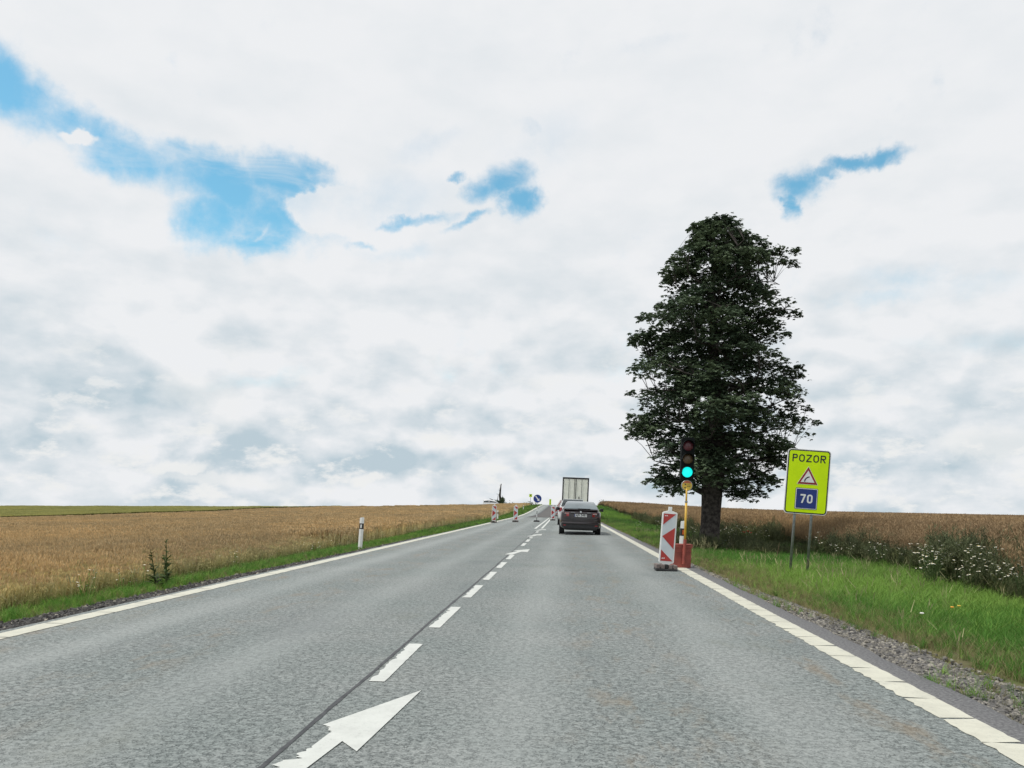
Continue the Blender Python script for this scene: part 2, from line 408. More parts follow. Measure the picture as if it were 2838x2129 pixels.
# ------------------------------------------------------------------ road
def asphalt_material():
    m = bpy.data.materials.new('worn_asphalt'); m.use_nodes = True
    nt = m.node_tree; nt.nodes.clear(); b = NB(nt)
    out = b.n('ShaderNodeOutputMaterial'); p = b.n('ShaderNodeBsdfPrincipled')
    tc = b.n('ShaderNodeTexCoord'); vec = tc.outputs['Object']
    vo = b.n('ShaderNodeTexVoronoi', feature='F1'); nt.links.new(vec, vo.inputs['Vector']); vo.inputs['Scale'].default_value = 68
    vo2 = b.n('ShaderNodeTexVoronoi', feature='DISTANCE_TO_EDGE'); nt.links.new(b.vmath('ADD', vec, b.vmath('MULTIPLY', b.noise(vec, 30, 2, out=1), (.03, .03, 0))), vo2.inputs['Vector']); vo2.inputs['Scale'].default_value = 52
    sepc = b.n('ShaderNodeSeparateColor'); nt.links.new(vo.outputs['Color'], sepc.inputs[0])
    base = b.mix(sepc.outputs[0], (0.115, 0.130, 0.127), (0.295, 0.315, 0.305))
    grain = b.noise(vec, 70, 5, 0.75)
    base = b.mix(b.smooth(grain, 0.40, 0.62, 0.0, 0.5), base, (0.22, 0.24, 0.234))
    pits = b.math('MULTIPLY', b.smooth(vo2.outputs['Distance'], 0.0, 0.16, 1.0, 0.0), b.smooth(b.noise(vec, 22, 3), 0.46, 0.57))
    base = b.mix(b.math('MULTIPLY', pits, 0.72), base, (0.04, 0.05, 0.05))
    # wide patches, tyre-polished tracks, brown dirt
    big = b.noise(vec, 0.55, 5, 0.6)
    base = b.mix(b.smooth(big, 0.35, 0.65), base, b.mix(1.0, base, (0.86, 0.90, 0.90), 'MULTIPLY'))
    sx = b.n('ShaderNodeSeparateXYZ'); nt.links.new(vec, sx.inputs[0])
    def track(c, wd):
        return b.smooth(b.math('ABSOLUTE', b.math('SUBTRACT', sx.outputs[0], c)), 0.0, wd, 1.0, 0.0)
    tr = b.math('MAXIMUM', b.math('MAXIMUM', track(-0.35, 0.55), track(1.35, 0.55)), b.math('MAXIMUM', track(-2.55, 0.5), track(-4.2, 0.5)))
    trn = b.math('MULTIPLY', tr, b.smooth(b.noise(b.scalevec(vec, 2, .25, 1), 1.0, 4), 0.25, 0.7, 0.4, 1.0))
    base = b.mix(b.math('MULTIPLY', trn, 0.50), base, (0.29, 0.312, 0.305))
    dirtn = b.noise(b.scalevec(vec, 2.2, 0.8, 1), 1.3, 6, 0.68)
    lane = b.math('MAXIMUM', b.math('MAXIMUM', track(0.5, 0.75), track(2.0, 0.35)), b.math('MAXIMUM', track(-3.4, 0.6), track(-4.85, .4)))
    base = b.mix(b.math('MULTIPLY', b.smooth(dirtn, 0.50, 0.68), b.math('MULTIPLY', lane, 0.5)), base, (0.20, 0.145, 0.085))
    stain = b.smooth(b.noise(b.scalevec(vec, 1.0, .45, 1), 0.9, 6, 0.7), 0.55, 0.75)
    base = b.mix(b.math('MULTIPLY', stain, 0.30), base, (0.16, 0.165, 0.125))
    darkp = b.smooth(b.noise(b.scalevec(vec, 1.2, .3, 1), 0.7, 6, 0.65), 0.52, 0.72)
    base = b.mix(b.math('MULTIPLY', darkp, 0.35), base, (0.10, 0.115, 0.12))
    nt.links.new(base, p.inputs['Base Color'])
    p.inputs['Roughness'].default_value = 0.8
    p.inputs['Specular IOR Level'].default_value = 0.35
    bp = b.n('ShaderNodeBump'); bp.inputs['Distance'].default_value = 0.006; bp.inputs['Strength'].default_value = 0.75
    hgt = b.math('SUBTRACT', b.math('ADD', grain, b.math('MULTIPLY', vo.outputs['Distance'], 0.8)), b.math('MULTIPLY', pits, 0.8))
    nt.links.new(hgt, bp.inputs['Height']); nt.links.new(bp.outputs[0], p.inputs['Normal'])
    nt.links.new(p.outputs[0], out.inputs[0])
    return m
m_asph = asphalt_material()
m_asph_edge = material('asphalt_shoulder_strip', (0.175, 0.176, 0.178), (0.085, 0.086, 0.09), 45, 0.85, bump=0.9, bscale=90)
m_newasph = material('dark_new_asphalt', (0.055, 0.052, 0.05), (0.085, 0.08, 0.075), 1.2, 0.8, bump=0.4, bscale=80)
m_tar = material('tar_joint', (0.022, 0.024, 0.027), (0.05, 0.052, 0.055), 9, 0.6)

road_y = np.concatenate([np.arange(-25, 60, 0.25), np.arange(60, 195.01, 1.0)])
def ribbon(x0s, x1s, yy, dz, zf=None):
    z = (zr(yy) if zf is None else zf(yy)) + dz
    V = np.concatenate([np.stack([x0s, yy, z], 1), np.stack([x1s, yy, z], 1)])
    n = len(yy); i = np.arange(n - 1)
    return V, np.stack([i, i + n, i + n + 1, i + 1], 1)
def jag(n, amp, seed, k=3):
    r_ = np.random.default_rng(seed); a = r_.normal(0, 1, n + 8)
    ker = np.ones(k) / k; return amp * np.convolve(a, ker, 'same')[:n]
n = len(road_y)
eL = -5.34 + jag(n, 0.025, 1); eR = 2.73 + jag(n, 0.03, 2)
rows = [np.stack([eL - .06, road_y, zr(road_y) - .075], 1)] + [np.stack([np.full(n, x) if np.isscalar(x) else x, road_y, zr(road_y)], 1) for x in (eL, -3.4, -1.43, 0.5, 2.47, eR)] + [np.stack([eR + .07, road_y, zr(road_y) - .075], 1)]
Vr = np.concatenate(rows); Fr = []
mi = []
for k in range(len(rows) - 1):
    i = np.arange(n - 1)
    Fr.append(np.stack([k * n + i, (k + 1) * n + i, (k + 1) * n + i + 1, k * n + i + 1], 1))
    mi += [1 if k in (0, 5, 6) else 0] * (n - 1)
road = np_mesh('road', Vr, np.concatenate(Fr), smooth=False, mats=[m_asph, m_asph_edge], midx=mi)
tag(road, 'two-lane grey asphalt country road climbing to a crest', kind='structure')
# the bend past the crest
sv = np.arange(0, 95, 1.5); ringL, ringR = [], []
for s_ in sv:
    if s_ < 22 * pi / 2:
        a = s_ / 22; cx, cy, tx, ty = CURVE_C[0] + 22 * cos(a), CURVE_C[1] + 22 * sin(a), cos(a), sin(a)
    else:
        cx, cy, tx, ty = CURVE_C[0] - (s_ - 22 * pi / 2), CURVE_C[1] + 22, 0, 1
    z = float(zpath(s_)); ringL.append((cx - tx * 4.0, cy - ty * 4.0, z)); ringR.append((cx + tx * 4.0, cy + ty * 4.0, z))
nb_ = len(sv); i = np.arange(nb_ - 1)
bend = np_mesh('road_bend', ringL + ringR, np.stack([i, i + nb_, i + nb_ + 1, i + 1], 1), m_asph)
tag(bend, 'far part of the asphalt road bending left behind the crest', kind='structure')

def paint_mat(name, c1, worn):
    m = bpy.data.materials.new(name); m.use_nodes = True
    nt = m.node_tree; nt.nodes.clear(); b = NB(nt)
    out = b.n('ShaderNodeOutputMaterial'); p = b.n('ShaderNodeBsdfPrincipled')
    tc = b.n('ShaderNodeTexCoord'); vec = tc.outputs['Object']
    f = b.smooth(b.noise(vec, 5, 6, 0.7), 0.35, 0.7)
    c = b.mix(f, c1, tuple(x * 0.87 for x in c1))
    chips = b.math('MAXIMUM', b.smooth(b.noise(vec, 48, 6, 0.8), 0.56, 0.63), b.math('MULTIPLY', b.smooth(b.noise(vec, 3.5, 4, .7), 0.52, 0.70), 0.55))
    c = b.mix(b.math('MULTIPLY', chips, worn), c, (0.27, 0.28, 0.265))
    nt.links.new(c, p.inputs['Base Color']); p.inputs['Roughness'].default_value = 0.65
    bp = b.n('ShaderNodeBump'); bp.inputs['Distance'].default_value = 0.003; bp.inputs['Strength'].default_value = 0.5
    nt.links.new(b.noise(vec, 90, 3), bp.inputs['Height']); nt.links.new(bp.outputs[0], p.inputs['Normal'])
    nt.links.new(p.outputs[0], out.inputs[0]); return m
m_line = paint_mat('edge_line_paint', (0.52, 0.515, 0.43), 0.6)
m_dash = paint_mat('centre_paint', (0.53, 0.55, 0.52), 0.38)

# ribbed edge lines: half-metre bars with narrow gaps, a part each where they can be told apart
def bar(name, xc, y0, y1, wd, seed, parent, jL, jR):
    k = 9; yy = np.linspace(y0, y1, k); rr = np.random.default_rng(seed)
    a = xc - wd / 2 + rr.normal(0, jL, k); c = xc + wd / 2 + rr.normal(0, jR, k)
    sk = 0.010 * rr.normal(0, 1)
    V, F = ribbon(a, c, yy, 0.004)
    V[:k, 1] += sk; V[k:, 1] -= sk
    return np_mesh(name, V, F, m_line, parent)
y = 2.2; seed = 100
while y < 60:
    L = 0.49 if seed % 5 else 0.478
    bar('edge_line_bar', 2.385, y, y + L, 0.225, seed, road, 0.008, 0.003); seed += 1
    y += 0.505
y = 4.5
while y < 64:
    bar('edge_line_bar', -5.13, y, y + 0.82, 0.225, seed, road, 0.004, 0.005); seed += 1
    y += 0.838
for xc, ya in ((2.385, y * 0 + 60.2), (-5.13, 64.9)):
    yy = np.arange(ya, 194, 1.0); V_, F_ = ribbon(np.full(len(yy), xc - .112), np.full(len(yy), xc + .112), yy, 0.004)
    np_mesh('edge_line', V_, F_, m_line, road)
for xc, ye in ((2.385, 2.15), (-5.13, 4.45)):
    yy = np.arange(-24, ye, 0.5); V_, F_ = ribbon(np.full(len(yy), xc - .112), np.full(len(yy), xc + .112), yy, 0.004)
    np_mesh('edge_line', V_, F_, m_line, road)
# centre joint sealed with tar
yy = np.arange(-10, 40, 0.12); cxs = -1.455 + jag(len(yy), 0.012, 5, 9)
wd = 0.011 + np.abs(jag(len(yy), 0.006, 6))
V_, F_ = ribbon(cxs - wd, cxs + wd, yy, 0.003)
np_mesh('tar_joint', V_, F_, m_tar, road)
# dashes, ragged on the joint side
def dash(y0, y1, x0=-1.415, x1=-1.29, seed=0, jl=0.016):
    k = max(12, int((y1 - y0) / 0.05)); yy = np.linspace(y0, y1, k); rr = np.random.default_rng(seed + 500)
    a = x0 + np.abs(rr.normal(0, jl, k)) * (yy < y0 + (y1 - y0) * .8); c = np.full(k, x1) + rr.normal(0, .0015, k)
    V, F = ribbon(a, c, yy, 0.005)
    np_mesh('centre_dash', V, F, m_dash, road)
for k, (a, b_) in enumerate([(5.72, 7.25), (8.2, 9.85), (10.85, 12.5), (13.4, 15.0), (15.95, 17.55), (18.5, 20.1), (24.6, 26.3), (27.4, 29.2), (30.2, 31.2), (36.6, 38.2)]):
    dash(a, b_, seed=k)
def merge_arrow(pts, ragged, seed):
    """flat painted arrow from its outline, left side ragged where it meets the joint"""
    rr = np.random.default_rng(seed); out = []
    for i, p in enumerate(pts):
        q = pts[(i + 1) % len(pts)]; nseg = 16 if i in ragged else 1
        for k in range(nseg):
            t = k / nseg; x_ = p[0] + (q[0] - p[0]) * t; y_ = p[1] + (q[1] - p[1]) * t
            if i in ragged and k: x_ += abs(rr.normal(0, .028))
            out.append((x_, y_, float(zr(y_)) + 0.0055))
    mb = MB(); mb.sheet(out); mb.build('lane_arrow', m_dash, road, fix=False)
AR = [(-0.985, 5.50), (-1.385, 4.60), (-1.30, 4.45), (-1.32, 4.2), (-1.415, 3.9), (-1.53, 3.4), (-1.50, 3.0), (-1.36, 3.0), (-1.235, 3.89), (-1.19, 4.31), (-1.07, 4.15)]
merge_arrow(AR, (1, 3, 4), 1)
for dy_, sy, sd_ in ((19.9, 0.78, 2), (31.6, 0.83, 3), (39.2, .65, 4)):
    pts = [(-1.035, 3.75), (-1.46, 2.7), (-1.32, 2.35), (-1.44, 1.6), (-1.56, .5), (-1.36, .35), (-1.28, 1.3), (-1.2, 2.1), (-1.03, 1.95)]
    merge_arrow([(x_, dy_ + y_ * sy) for x_, y_ in pts], (), sd_)
for x0, x1, a, b_ in ((-1.70, -1.58, 42.6, 80), (-1.36, -1.24, 43, 80)):
    yy = np.arange(a, b_, 1.0); V_, F_ = ribbon(x0 - np.zeros(len(yy)), x1 - .1 * (yy - a) / 37 * (x0 > -1.5), yy, 0.005)
    V_[:len(yy), 0] -= .1 * (yy - a) / 37 * (x0 > -1.5)
    np_mesh('centre_line', V_, F_, m_dash, road)
# dark resurfaced patch beyond the barriers
yy = np.array([82, 84, 87, 90, 95, 100, 110, 120, 135, 150, 165, 180, 194.])
xl = np.interp(yy, [82, 84, 90, 100, 130, 194], [-4.1, -3.75, -3.45, -3.3, -3.2, -3.2])
V_, F_ = ribbon(xl, np.full(len(yy), -1.3), yy, 0.006)
patch = np_mesh('asphalt_patch', V_, F_, m_newasph, road); patch['label'] = 'dark resurfaced strip in the closed left lane'
V_, F_ = ribbon(xl - .28, xl - .005, yy, 0.010)
np_mesh('tar_joint', V_, F_, m_tar, road)
V_, F_ = ribbon(np.array([-4.4, -4.3]), np.array([-1.2, -1.2]), np.array([81.2, 82.4]), 0.009)
np_mesh('tar_joint', V_, F_, m_tar, road)

# ------------------------------------------------------------------ scattered vegetation and stones
def scatter(name, protos, P, rot, scl, idx, label, cat):
    me = bpy.data.meshes.new(name); N = len(P)
    me.vertices.add(N); me.vertices.foreach_set('co', np.asarray(P, np.float32).ravel())
    a = me.attributes.new('rot', 'FLOAT_VECTOR', 'POINT'); a.data.foreach_set('vector', np.asarray(rot, np.float32).ravel())
    a = me.attributes.new('scl', 'FLOAT', 'POINT'); a.data.foreach_set('value', np.asarray(scl, np.float32))
    a = me.attributes.new('idx', 'INT', 'POINT'); a.data.foreach_set('value', np.asarray(idx, np.int32))
    o = bpy.data.objects.new(name, me); COL.objects.link(o)
    ng = bpy.data.node_groups.new(name, 'GeometryNodeTree')
    ng.interface.new_socket('Geometry', in_out='INPUT', socket_type='NodeSocketGeometry')
    ng.interface.new_socket('Geometry', in_out='OUTPUT', socket_type='NodeSocketGeometry')
    L = ng.links; gi = ng.nodes.new('NodeGroupInput'); go = ng.nodes.new('NodeGroupOutput')
    join = ng.nodes.new('GeometryNodeJoinGeometry')
    def attr(nm, ty):
        nd = ng.nodes.new('GeometryNodeInputNamedAttribute'); nd.data_type = ty; nd.inputs['Name'].default_value = nm
        return nd.outputs['Attribute']
    for k, pr in enumerate(protos):
        oi = ng.nodes.new('GeometryNodeObjectInfo'); oi.inputs['Object'].default_value = pr; oi.inputs['As Instance'].default_value = True
        ip = ng.nodes.new('GeometryNodeInstanceOnPoints')
        cmpn = ng.nodes.new('FunctionNodeCompare'); cmpn.data_type = 'INT'; cmpn.operation = 'EQUAL'
        L.new(attr('idx', 'INT'), cmpn.inputs[2]); cmpn.inputs[3].default_value = k
        L.new(gi.outputs[0], ip.inputs['Points']); L.new(cmpn.outputs[0], ip.inputs['Selection'])
        L.new(oi.outputs['Geometry'], ip.inputs['Instance'])
        er = ng.nodes.new('FunctionNodeEulerToRotation'); L.new(attr('rot', 'FLOAT_VECTOR'), er.inputs[0])
        L.new(er.outputs[0], ip.inputs['Rotation']); L.new(attr('scl', 'FLOAT'), ip.inputs['Scale'])
        L.new(ip.outputs[0], join.inputs[0])
    L.new(join.outputs[0], go.inputs[0])
    md = o.modifiers.new('scatter', 'NODES'); md.node_group = ng
    return tag(o, label, cat, kind='stuff')

def blade_tuft(nb, rad, h0, h1, wd, lean, seed, mat, segs=3):
    r_ = np.random.default_rng(seed); V, F = [], []
    for _ in range(nb):
        a = r_.uniform(0, 2 * pi); q = rad * r_.uniform(0, 1) ** .6
        x, y = q * cos(a), q * sin(a); h = r_.uniform(h0, h1); da = r_.uniform(0, 2 * pi); l = r_.uniform(.3, 1) * lean * h
        fa = r_.uniform(0, pi); wx, wy = cos(fa) * wd * .5, sin(fa) * wd * .5; o = len(V)
        for k in range(segs + 1):
            t = k / segs; px, py, pz = x + cos(da) * l * t * t, y + sin(da) * l * t * t, h * (t - .18 * t * t * (l / h))
            ww = 1 - t ** 1.6 * .95
            V += [(px - wx * ww, py - wy * ww, pz), (px + wx * ww, py + wy * ww, pz)]
        for k in range(segs): F.append((o + 2 * k, o + 2 * k + 1, o + 2 * k + 3, o + 2 * k + 2))
    return np_mesh('tuft', V, F, mat, link=False)

def wheat_clump(ns, rad, h0, h1, seed, msel, ear=1.0):
    r_ = np.random.default_rng(seed); V, F, M_ = [], [], []
    for _ in range(ns):
        a = r_.uniform(0, 2 * pi); q = rad * r_.uniform(0, 1) ** .5
        x, y = q * cos(a), q * sin(a); h = r_.uniform(h0, h1); da = r_.uniform(0, 2 * pi); l = r_.uniform(0, .10)
        fa = r_.uniform(0, pi); wx, wy = cos(fa), sin(fa); o = len(V)
        tx, ty = x + cos(da) * l, y + sin(da) * l
        s = .004 * ear
        V += [(x - wx * s, y - wy * s, 0), (x + wx * s, y + wy * s, 0), (tx + wx * s, ty + wy * s, h - .08), (tx - wx * s, ty - wy * s, h - .08)]
        F.append((o, o + 1, o + 2, o + 3)); M_.append(1)
        # ear: a bent spindle of two crossed faces
        ex, ey, ez = tx + cos(da) * .035, ty + sin(da) * .035, h + r_.uniform(-.02, .03)
        for ww in ((wx, wy), (-wy, wx)):
            o = len(V); e = .011 * ear
            mxp = ((tx + ex) / 2, (ty + ey) / 2, (h - .08 + ez) / 2 + .01)
            V += [(tx, ty, h - .09), (mxp[0] - ww[0] * e, mxp[1] - ww[1] * e, mxp[2]), (ex, ey, ez), (mxp[0] + ww[0] * e, mxp[1] + ww[1] * e, mxp[2])]
            F.append((o, o + 1, o + 2, o + 3)); M_.append(0)
        if r_.random() < .5:     # a dry leaf
            o = len(V); b_ = r_.uniform(0, 2 * pi); zz = h * r_.uniform(.4, .75)
            V += [(x, y, zz), (x + cos(b_) * .07, y + sin(b_) * .07, zz + .07), (x + cos(b_) * .15, y + sin(b_) * .15, zz - .01), (x + cos(b_ + .2) * .07, y + sin(b_ + .2) * .07, zz + .05)]
            F.append((o, o + 1, o + 2, o + 3)); M_.append(1)
    return np_mesh('wheat_clump', V, F, link=False, mats=msel, midx=M_)

def rape_clump(ns, rad, h0, h1, seed, mats, sc=1.0):
    r_ = np.random.default_rng(seed); V, F, M_ = [], [], []
    def strip(p, q, w_, m_):
        fa = r_.uniform(0, pi); a, b_ = cos(fa) * w_, sin(fa) * w_; o = len(V)
        V.extend([(p[0] - a, p[1] - b_, p[2]), (p[0] + a, p[1] + b_, p[2]), (q[0] + a * .5, q[1] + b_ * .5, q[2]), (q[0] - a * .5, q[1] - b_ * .5, q[2])])
        F.append((o, o + 1, o + 2, o + 3)); M_.append(m_)
    for _ in range(ns):
        a = r_.uniform(0, 2 * pi); q = rad * r_.uniform(0, 1) ** .5
        x, y = q * cos(a), q * sin(a); h = r_.uniform(h0, h1); ln = r_.normal(0, .06, 2)
        mid = (x + ln[0] * .5, y + ln[1] * .5, h * .5); top = (x + ln[0], y + ln[1], h)
        strip((x, y, 0), mid, .006 * sc, 1); strip(mid, top, .004 * sc, 0)
        for k in range(6):
            t = r_.uniform(.3, .85); b0 = (x + ln[0] * t, y + ln[1] * t, h * t); an = r_.uniform(0, 2 * pi); L_ = r_.uniform(.18, .4) * (1.1 - t * .4)
            b1 = (b0[0] + cos(an) * L_ * .45, b0[1] + sin(an) * L_ * .45, min(h, b0[2] + L_ * .85)); strip(b0, b1, .003 * sc, 0)
            for j in range(4):      # pods
                tt = r_.uniform(.25, 1); pp = tuple(b0[i_] + (b1[i_] - b0[i_]) * tt for i_ in range(3)); a2 = r_.uniform(0, 2 * pi)
                strip(pp, (pp[0] + cos(a2) * .05, pp[1] + sin(a2) * .05, pp[2] + .045), .0045 * sc, 0)
        for k in range(5):          # lower leaves
            t = r_.uniform(.08, .5); b0 = (x, y, h * t); an = r_.uniform(0, 2 * pi); L_ = r_.uniform(.08, .18)
            strip(b0, (b0[0] + cos(an) * L_, b0[1] + sin(an) * L_, b0[2] + r_.uniform(-.05, .1)), .02 * sc, 1)
    return np_mesh('rape_clump', V, F, link=False, mats=mats, midx=M_)

def daisy_clump(nf, rad, h0, h1, seed, mats, fr=.022):
    r_ = np.random.default_rng(seed); V, F, M_ = [], [], []
    for _ in range(nf):
        a = r_.uniform(0, 2 * pi); q = rad * r_.uniform(0, 1) ** .5; x, y = q * cos(a), q * sin(a); h = r_.uniform(h0, h1)
        sx_, sy_ = x * .5, y * .5; o = len(V); w_ = .0035
        V += [(sx_ - w_, sy_, 0), (sx_ + w_, sy_, 0), (x + w_, y, h), (x - w_, y, h)]; F.append((o, o + 1, o + 2, o + 3)); M_.append(1)
        tl, ta = r_.uniform(0, .5), r_.uniform(0, 2 * pi)
        for (rr, mm, zz) in ((fr, 0, .0), (fr * .38, 2, .006)):
            o = len(V); n8 = 8
            for k in range(n8):
                t = 2 * pi * k / n8; rad_ = rr * (1 if mm else r_.uniform(.8, 1.15)); px, py = rad_ * cos(t), rad_ * sin(t)
                V.append((x + px, y + py, h + zz + tl * (px * cos(ta) + py * sin(ta))))
            for k in (1, 3, 5): F.append((o, o + k, o + k + 1, o + k + 2)); M_.append(mm)
        for k in range(3):
            o = len(V); t = r_.uniform(.2, .8); an = r_.uniform(0, 2 * pi); px, py, pz = sx_ + (x - sx_) * t, sy_ + (y - sy_) * t, h * t
            V += [(px, py, pz), (px + .03 * cos(an - .2), py + .03 * sin(an - .2), pz + .02), (px + .07 * cos(an), py + .07 * sin(an), pz + .03), (px + .03 * cos(an + .2), py + .03 * sin(an + .2), pz + .02)]
            F.append((o, o + 1, o + 2, o + 3)); M_.append(1)
    return np_mesh('daisy_clump', V, F, link=False, mats=mats, midx=M_)

def stone(seed, mat):
    bm = bmesh.new(); bmesh.ops.create_icosphere(bm, subdivisions=1, radius=1)
    r_ = random.Random(seed)
    for v_ in bm.verts: v_.co *= r_.uniform(.7, 1.2); v_.co.z *= .6
    me = bpy.data.meshes.new('stone'); bm.to_mesh(me); bm.free(); me.materials.append(mat)
    return bpy.data.objects.new('stone', me)

m_gr1 = material('grass_green', (0.109, 0.256, 0.044), (0.066, 0.172, 0.033), 3, 0.75, spec=0.2, rnd=.25, transl=.25)
m_gr2 = material('grass_light', (0.190, 0.327, 0.066), (0.129, 0.254, 0.047), 3, 0.75, spec=0.2, rnd=.25, transl=.25)
m_gr3 = material('grass_dry', (0.25, 0.23, 0.12), (0.17, 0.175, 0.08), 3, 0.8, spec=0.1, rnd=.25, transl=.15)
m_gr4 = material('weed_dark_green', (0.064, 0.099, 0.031), (0.042, 0.070, 0.026), 3, 0.7, spec=0.2, rnd=.3, transl=.15)
m_gr5 = material('weed_olive', (0.12, 0.135, 0.06), (0.08, 0.095, 0.042), 3, 0.8, spec=0.15, rnd=.3, transl=.15)
m_seed = material('grass_seed_stalk', (0.36, 0.34, 0.20), (0.28, 0.27, 0.15), 3, 0.8, spec=0.1, rnd=.2, transl=.2)
m_w1 = material('wheat_ear', (0.632, 0.498, 0.305), (0.483, 0.373, 0.218), 6, 0.8, spec=0.15, rnd=.22, transl=.15)
m_w2 = material('wheat_straw', (0.650, 0.567, 0.313), (0.494, 0.436, 0.243), 6, 0.8, spec=0.15, rnd=.2, transl=.15)
m_w3 = material('wheat_greenish', (0.500, 0.463, 0.225), (0.375, 0.362, 0.175), 6, 0.8, spec=0.15, rnd=.2, transl=.15)
m_r1 = material('rape_pod', (0.37, 0.265, 0.155), (0.27, 0.195, 0.115), 5, 0.8, spec=0.15, rnd=.3, transl=.12)
m_r2 = material('rape_stem', (0.119, 0.134, 0.073), (0.074, 0.093, 0.047), 5, 0.8, spec=0.15, rnd=.3, transl=.12)
m_fg = material('green_cereal', (0.462, 0.455, 0.191), (0.370, 0.375, 0.150), .2, 0.8, spec=0.15, rnd=.12, transl=.12)
m_fg2 = material('green_cereal_edge', (0.065, 0.08, 0.025), (0.05, 0.06, 0.02), 2, 0.8, spec=0.15, rnd=.2)
m_pet = material('white_petal', (0.80, 0.80, 0.74), (0.72, 0.72, 0.64), 6, 0.7, transl=.2)
m_yel = material('yellow_floret', (0.62, 0.42, 0.04), (0.5, 0.34, 0.03), 6, 0.7)
m_red = material('poppy_petal', (0.55, 0.03, 0.012), (0.45, 0.02, 0.01), 6, 0.6, transl=.2)
m_st1 = material('gravel_stone', (0.27, 0.26, 0.24), (0.16, 0.155, 0.145), 2, 0.9, bump=.4, rnd=.35)
m_st2 = material('gravel_stone_dark', (0.075, 0.075, 0.078), (0.05, 0.05, 0.052), 2, 0.9, bump=.4, rnd=.5)
m_gravR = material('gravel_bed', (0.13, 0.125, 0.118), (0.062, 0.06, 0.056), 22, 0.95, bump=1.0, bscale=45)
m_gravL = material('dark_gravel_bed', (0.05, 0.05, 0.05), (0.028, 0.028, 0.028), 22, 0.95, bump=1.0, bscale=45)

def rot_rand(n, tilt=.12):
    return np.stack([rng.normal(0, tilt, n), rng.normal(0, tilt, n), rng.uniform(0, 2 * pi, n)], 1)
def make_pts(n, xf, ylo, yhi, power=1.0):
    y_ = ylo + (yhi - ylo) * rng.uniform(0, 1, n) ** power
    lo, hi = xf(y_); x_ = lo + (hi - lo) * rng.uniform(0, 1, n)
    return x_, y_
def put(x_, y_, dz=0.0): return np.stack([x_, y_, ground(x_, y_) + dz], 1)

# gravel shoulders: bed + loose stones
def shoulder(name, x0, x1, y0, y1, mat, label, seed):
    yy = np.arange(y0, y1, .3); k = len(yy)
    a = x0 + 0 * yy; b_ = np.interp(yy, [y0, 9.5, 15, y1], [x1, x1, (x0 + x1) / 2 - .08 * np.sign(x1), x0 + .12 * np.sign(x1 - x0)]) + jag(k, .06, seed)
    if x1 < x0: a, b_ = b_, a
    m_ = (a + b_) / 2
    V_ = np.concatenate([np.stack([q, yy, ground(q, yy) + .016], 1) for q in (a, m_, b_)]); i_ = np.arange(k - 1)
    o = np_mesh(name, V_, np.concatenate([np.stack([i_ + j * k, i_ + (j + 1) * k, i_ + (j + 1) * k + 1, i_ + j * k + 1], 1) for j in range(2)]), mat)
    return tag(o, label, kind='structure')
shoulder('gravel_shoulder', 2.72, 3.42, -20, 60, m_gravR, 'grey gravel shoulder along the right edge of the road', 8)
shoulder('gravel_shoulder', -5.33, -6.05, -20, 80, m_gravL, 'dark gravel shoulder along the left edge of the road', 9)
stones = [stone(1, m_st1), stone(2, m_st1), stone(3, m_st2), stone(4, m_st2)]
x_, y_ = make_pts(9000, lambda y_: (2.70 + 0 * y_, np.interp(y_, [3, 8, 11, 15, 26], [3.62, 3.48, 3.2, 3.0, 2.86])), 3, 26, 1.5)
scatter('gravel', stones, put(x_, y_, .018), rot_rand(9000, .6), rng.uniform(.006, .021, 9000) * np.where(rng.random(9000) < .06, 1.7, 1), rng.choice(4, 9000, p=[.4, .4, .1, .1]), 'loose grey stones on the right road shoulder', 'gravel')
x_, y_ = make_pts(8000, lambda y_: (np.interp(y_, [5, 12, 22], [-6.1, -6.0, -5.75]), -5.4 + 0 * y_), 5, 32, 1.2)
scatter('gravel', stones, put(x_, y_, .018), rot_rand(8000, .6), rng.uniform(.008, .026, 8000) * np.where(rng.random(8000) < .04, 1.9, 1), rng.choice(4, 8000, p=[.05, .05, .45, .45]), 'loose dark stones on the left road shoulder', 'gravel')

# verge grass
tufts = [blade_tuft(16, .07, .10, .24, .008, .9, 21, m_gr1), blade_tuft(16, .08, .10, .28, .008, 1.0, 22, m_gr2), blade_tuft(14, .08, .08, .22, .007, .9, 23, m_gr3),
         blade_tuft(18, .09, .12, .28, .008, 1.1, 24, m_gr1), blade_tuft(26, .22, .10, .26, .016, .9, 25, m_gr1, 2), blade_tuft(26, .22, .10, .28, .016, .9, 26, m_gr2, 2),
         blade_tuft(26, .22, .12, .30, .018, .9, 27, m_gr4, 2), blade_tuft(22, .2, .08, .22, .014, .9, 28, m_gr3, 2)]
def patchy(x_, y_, f, sd):     # cheap smooth noise for species patches
    r_ = np.random.default_rng(sd); s = 0
    for _ in range(6):
        a, b_, c_ = r_.normal(0, f, 2).tolist() + [r_.uniform(0, 6.28)]
        s = s + np.sin(a * x_ + b_ * y_ + c_)
    return s / 2.45
Pn, Sc, Ix = [], [], []
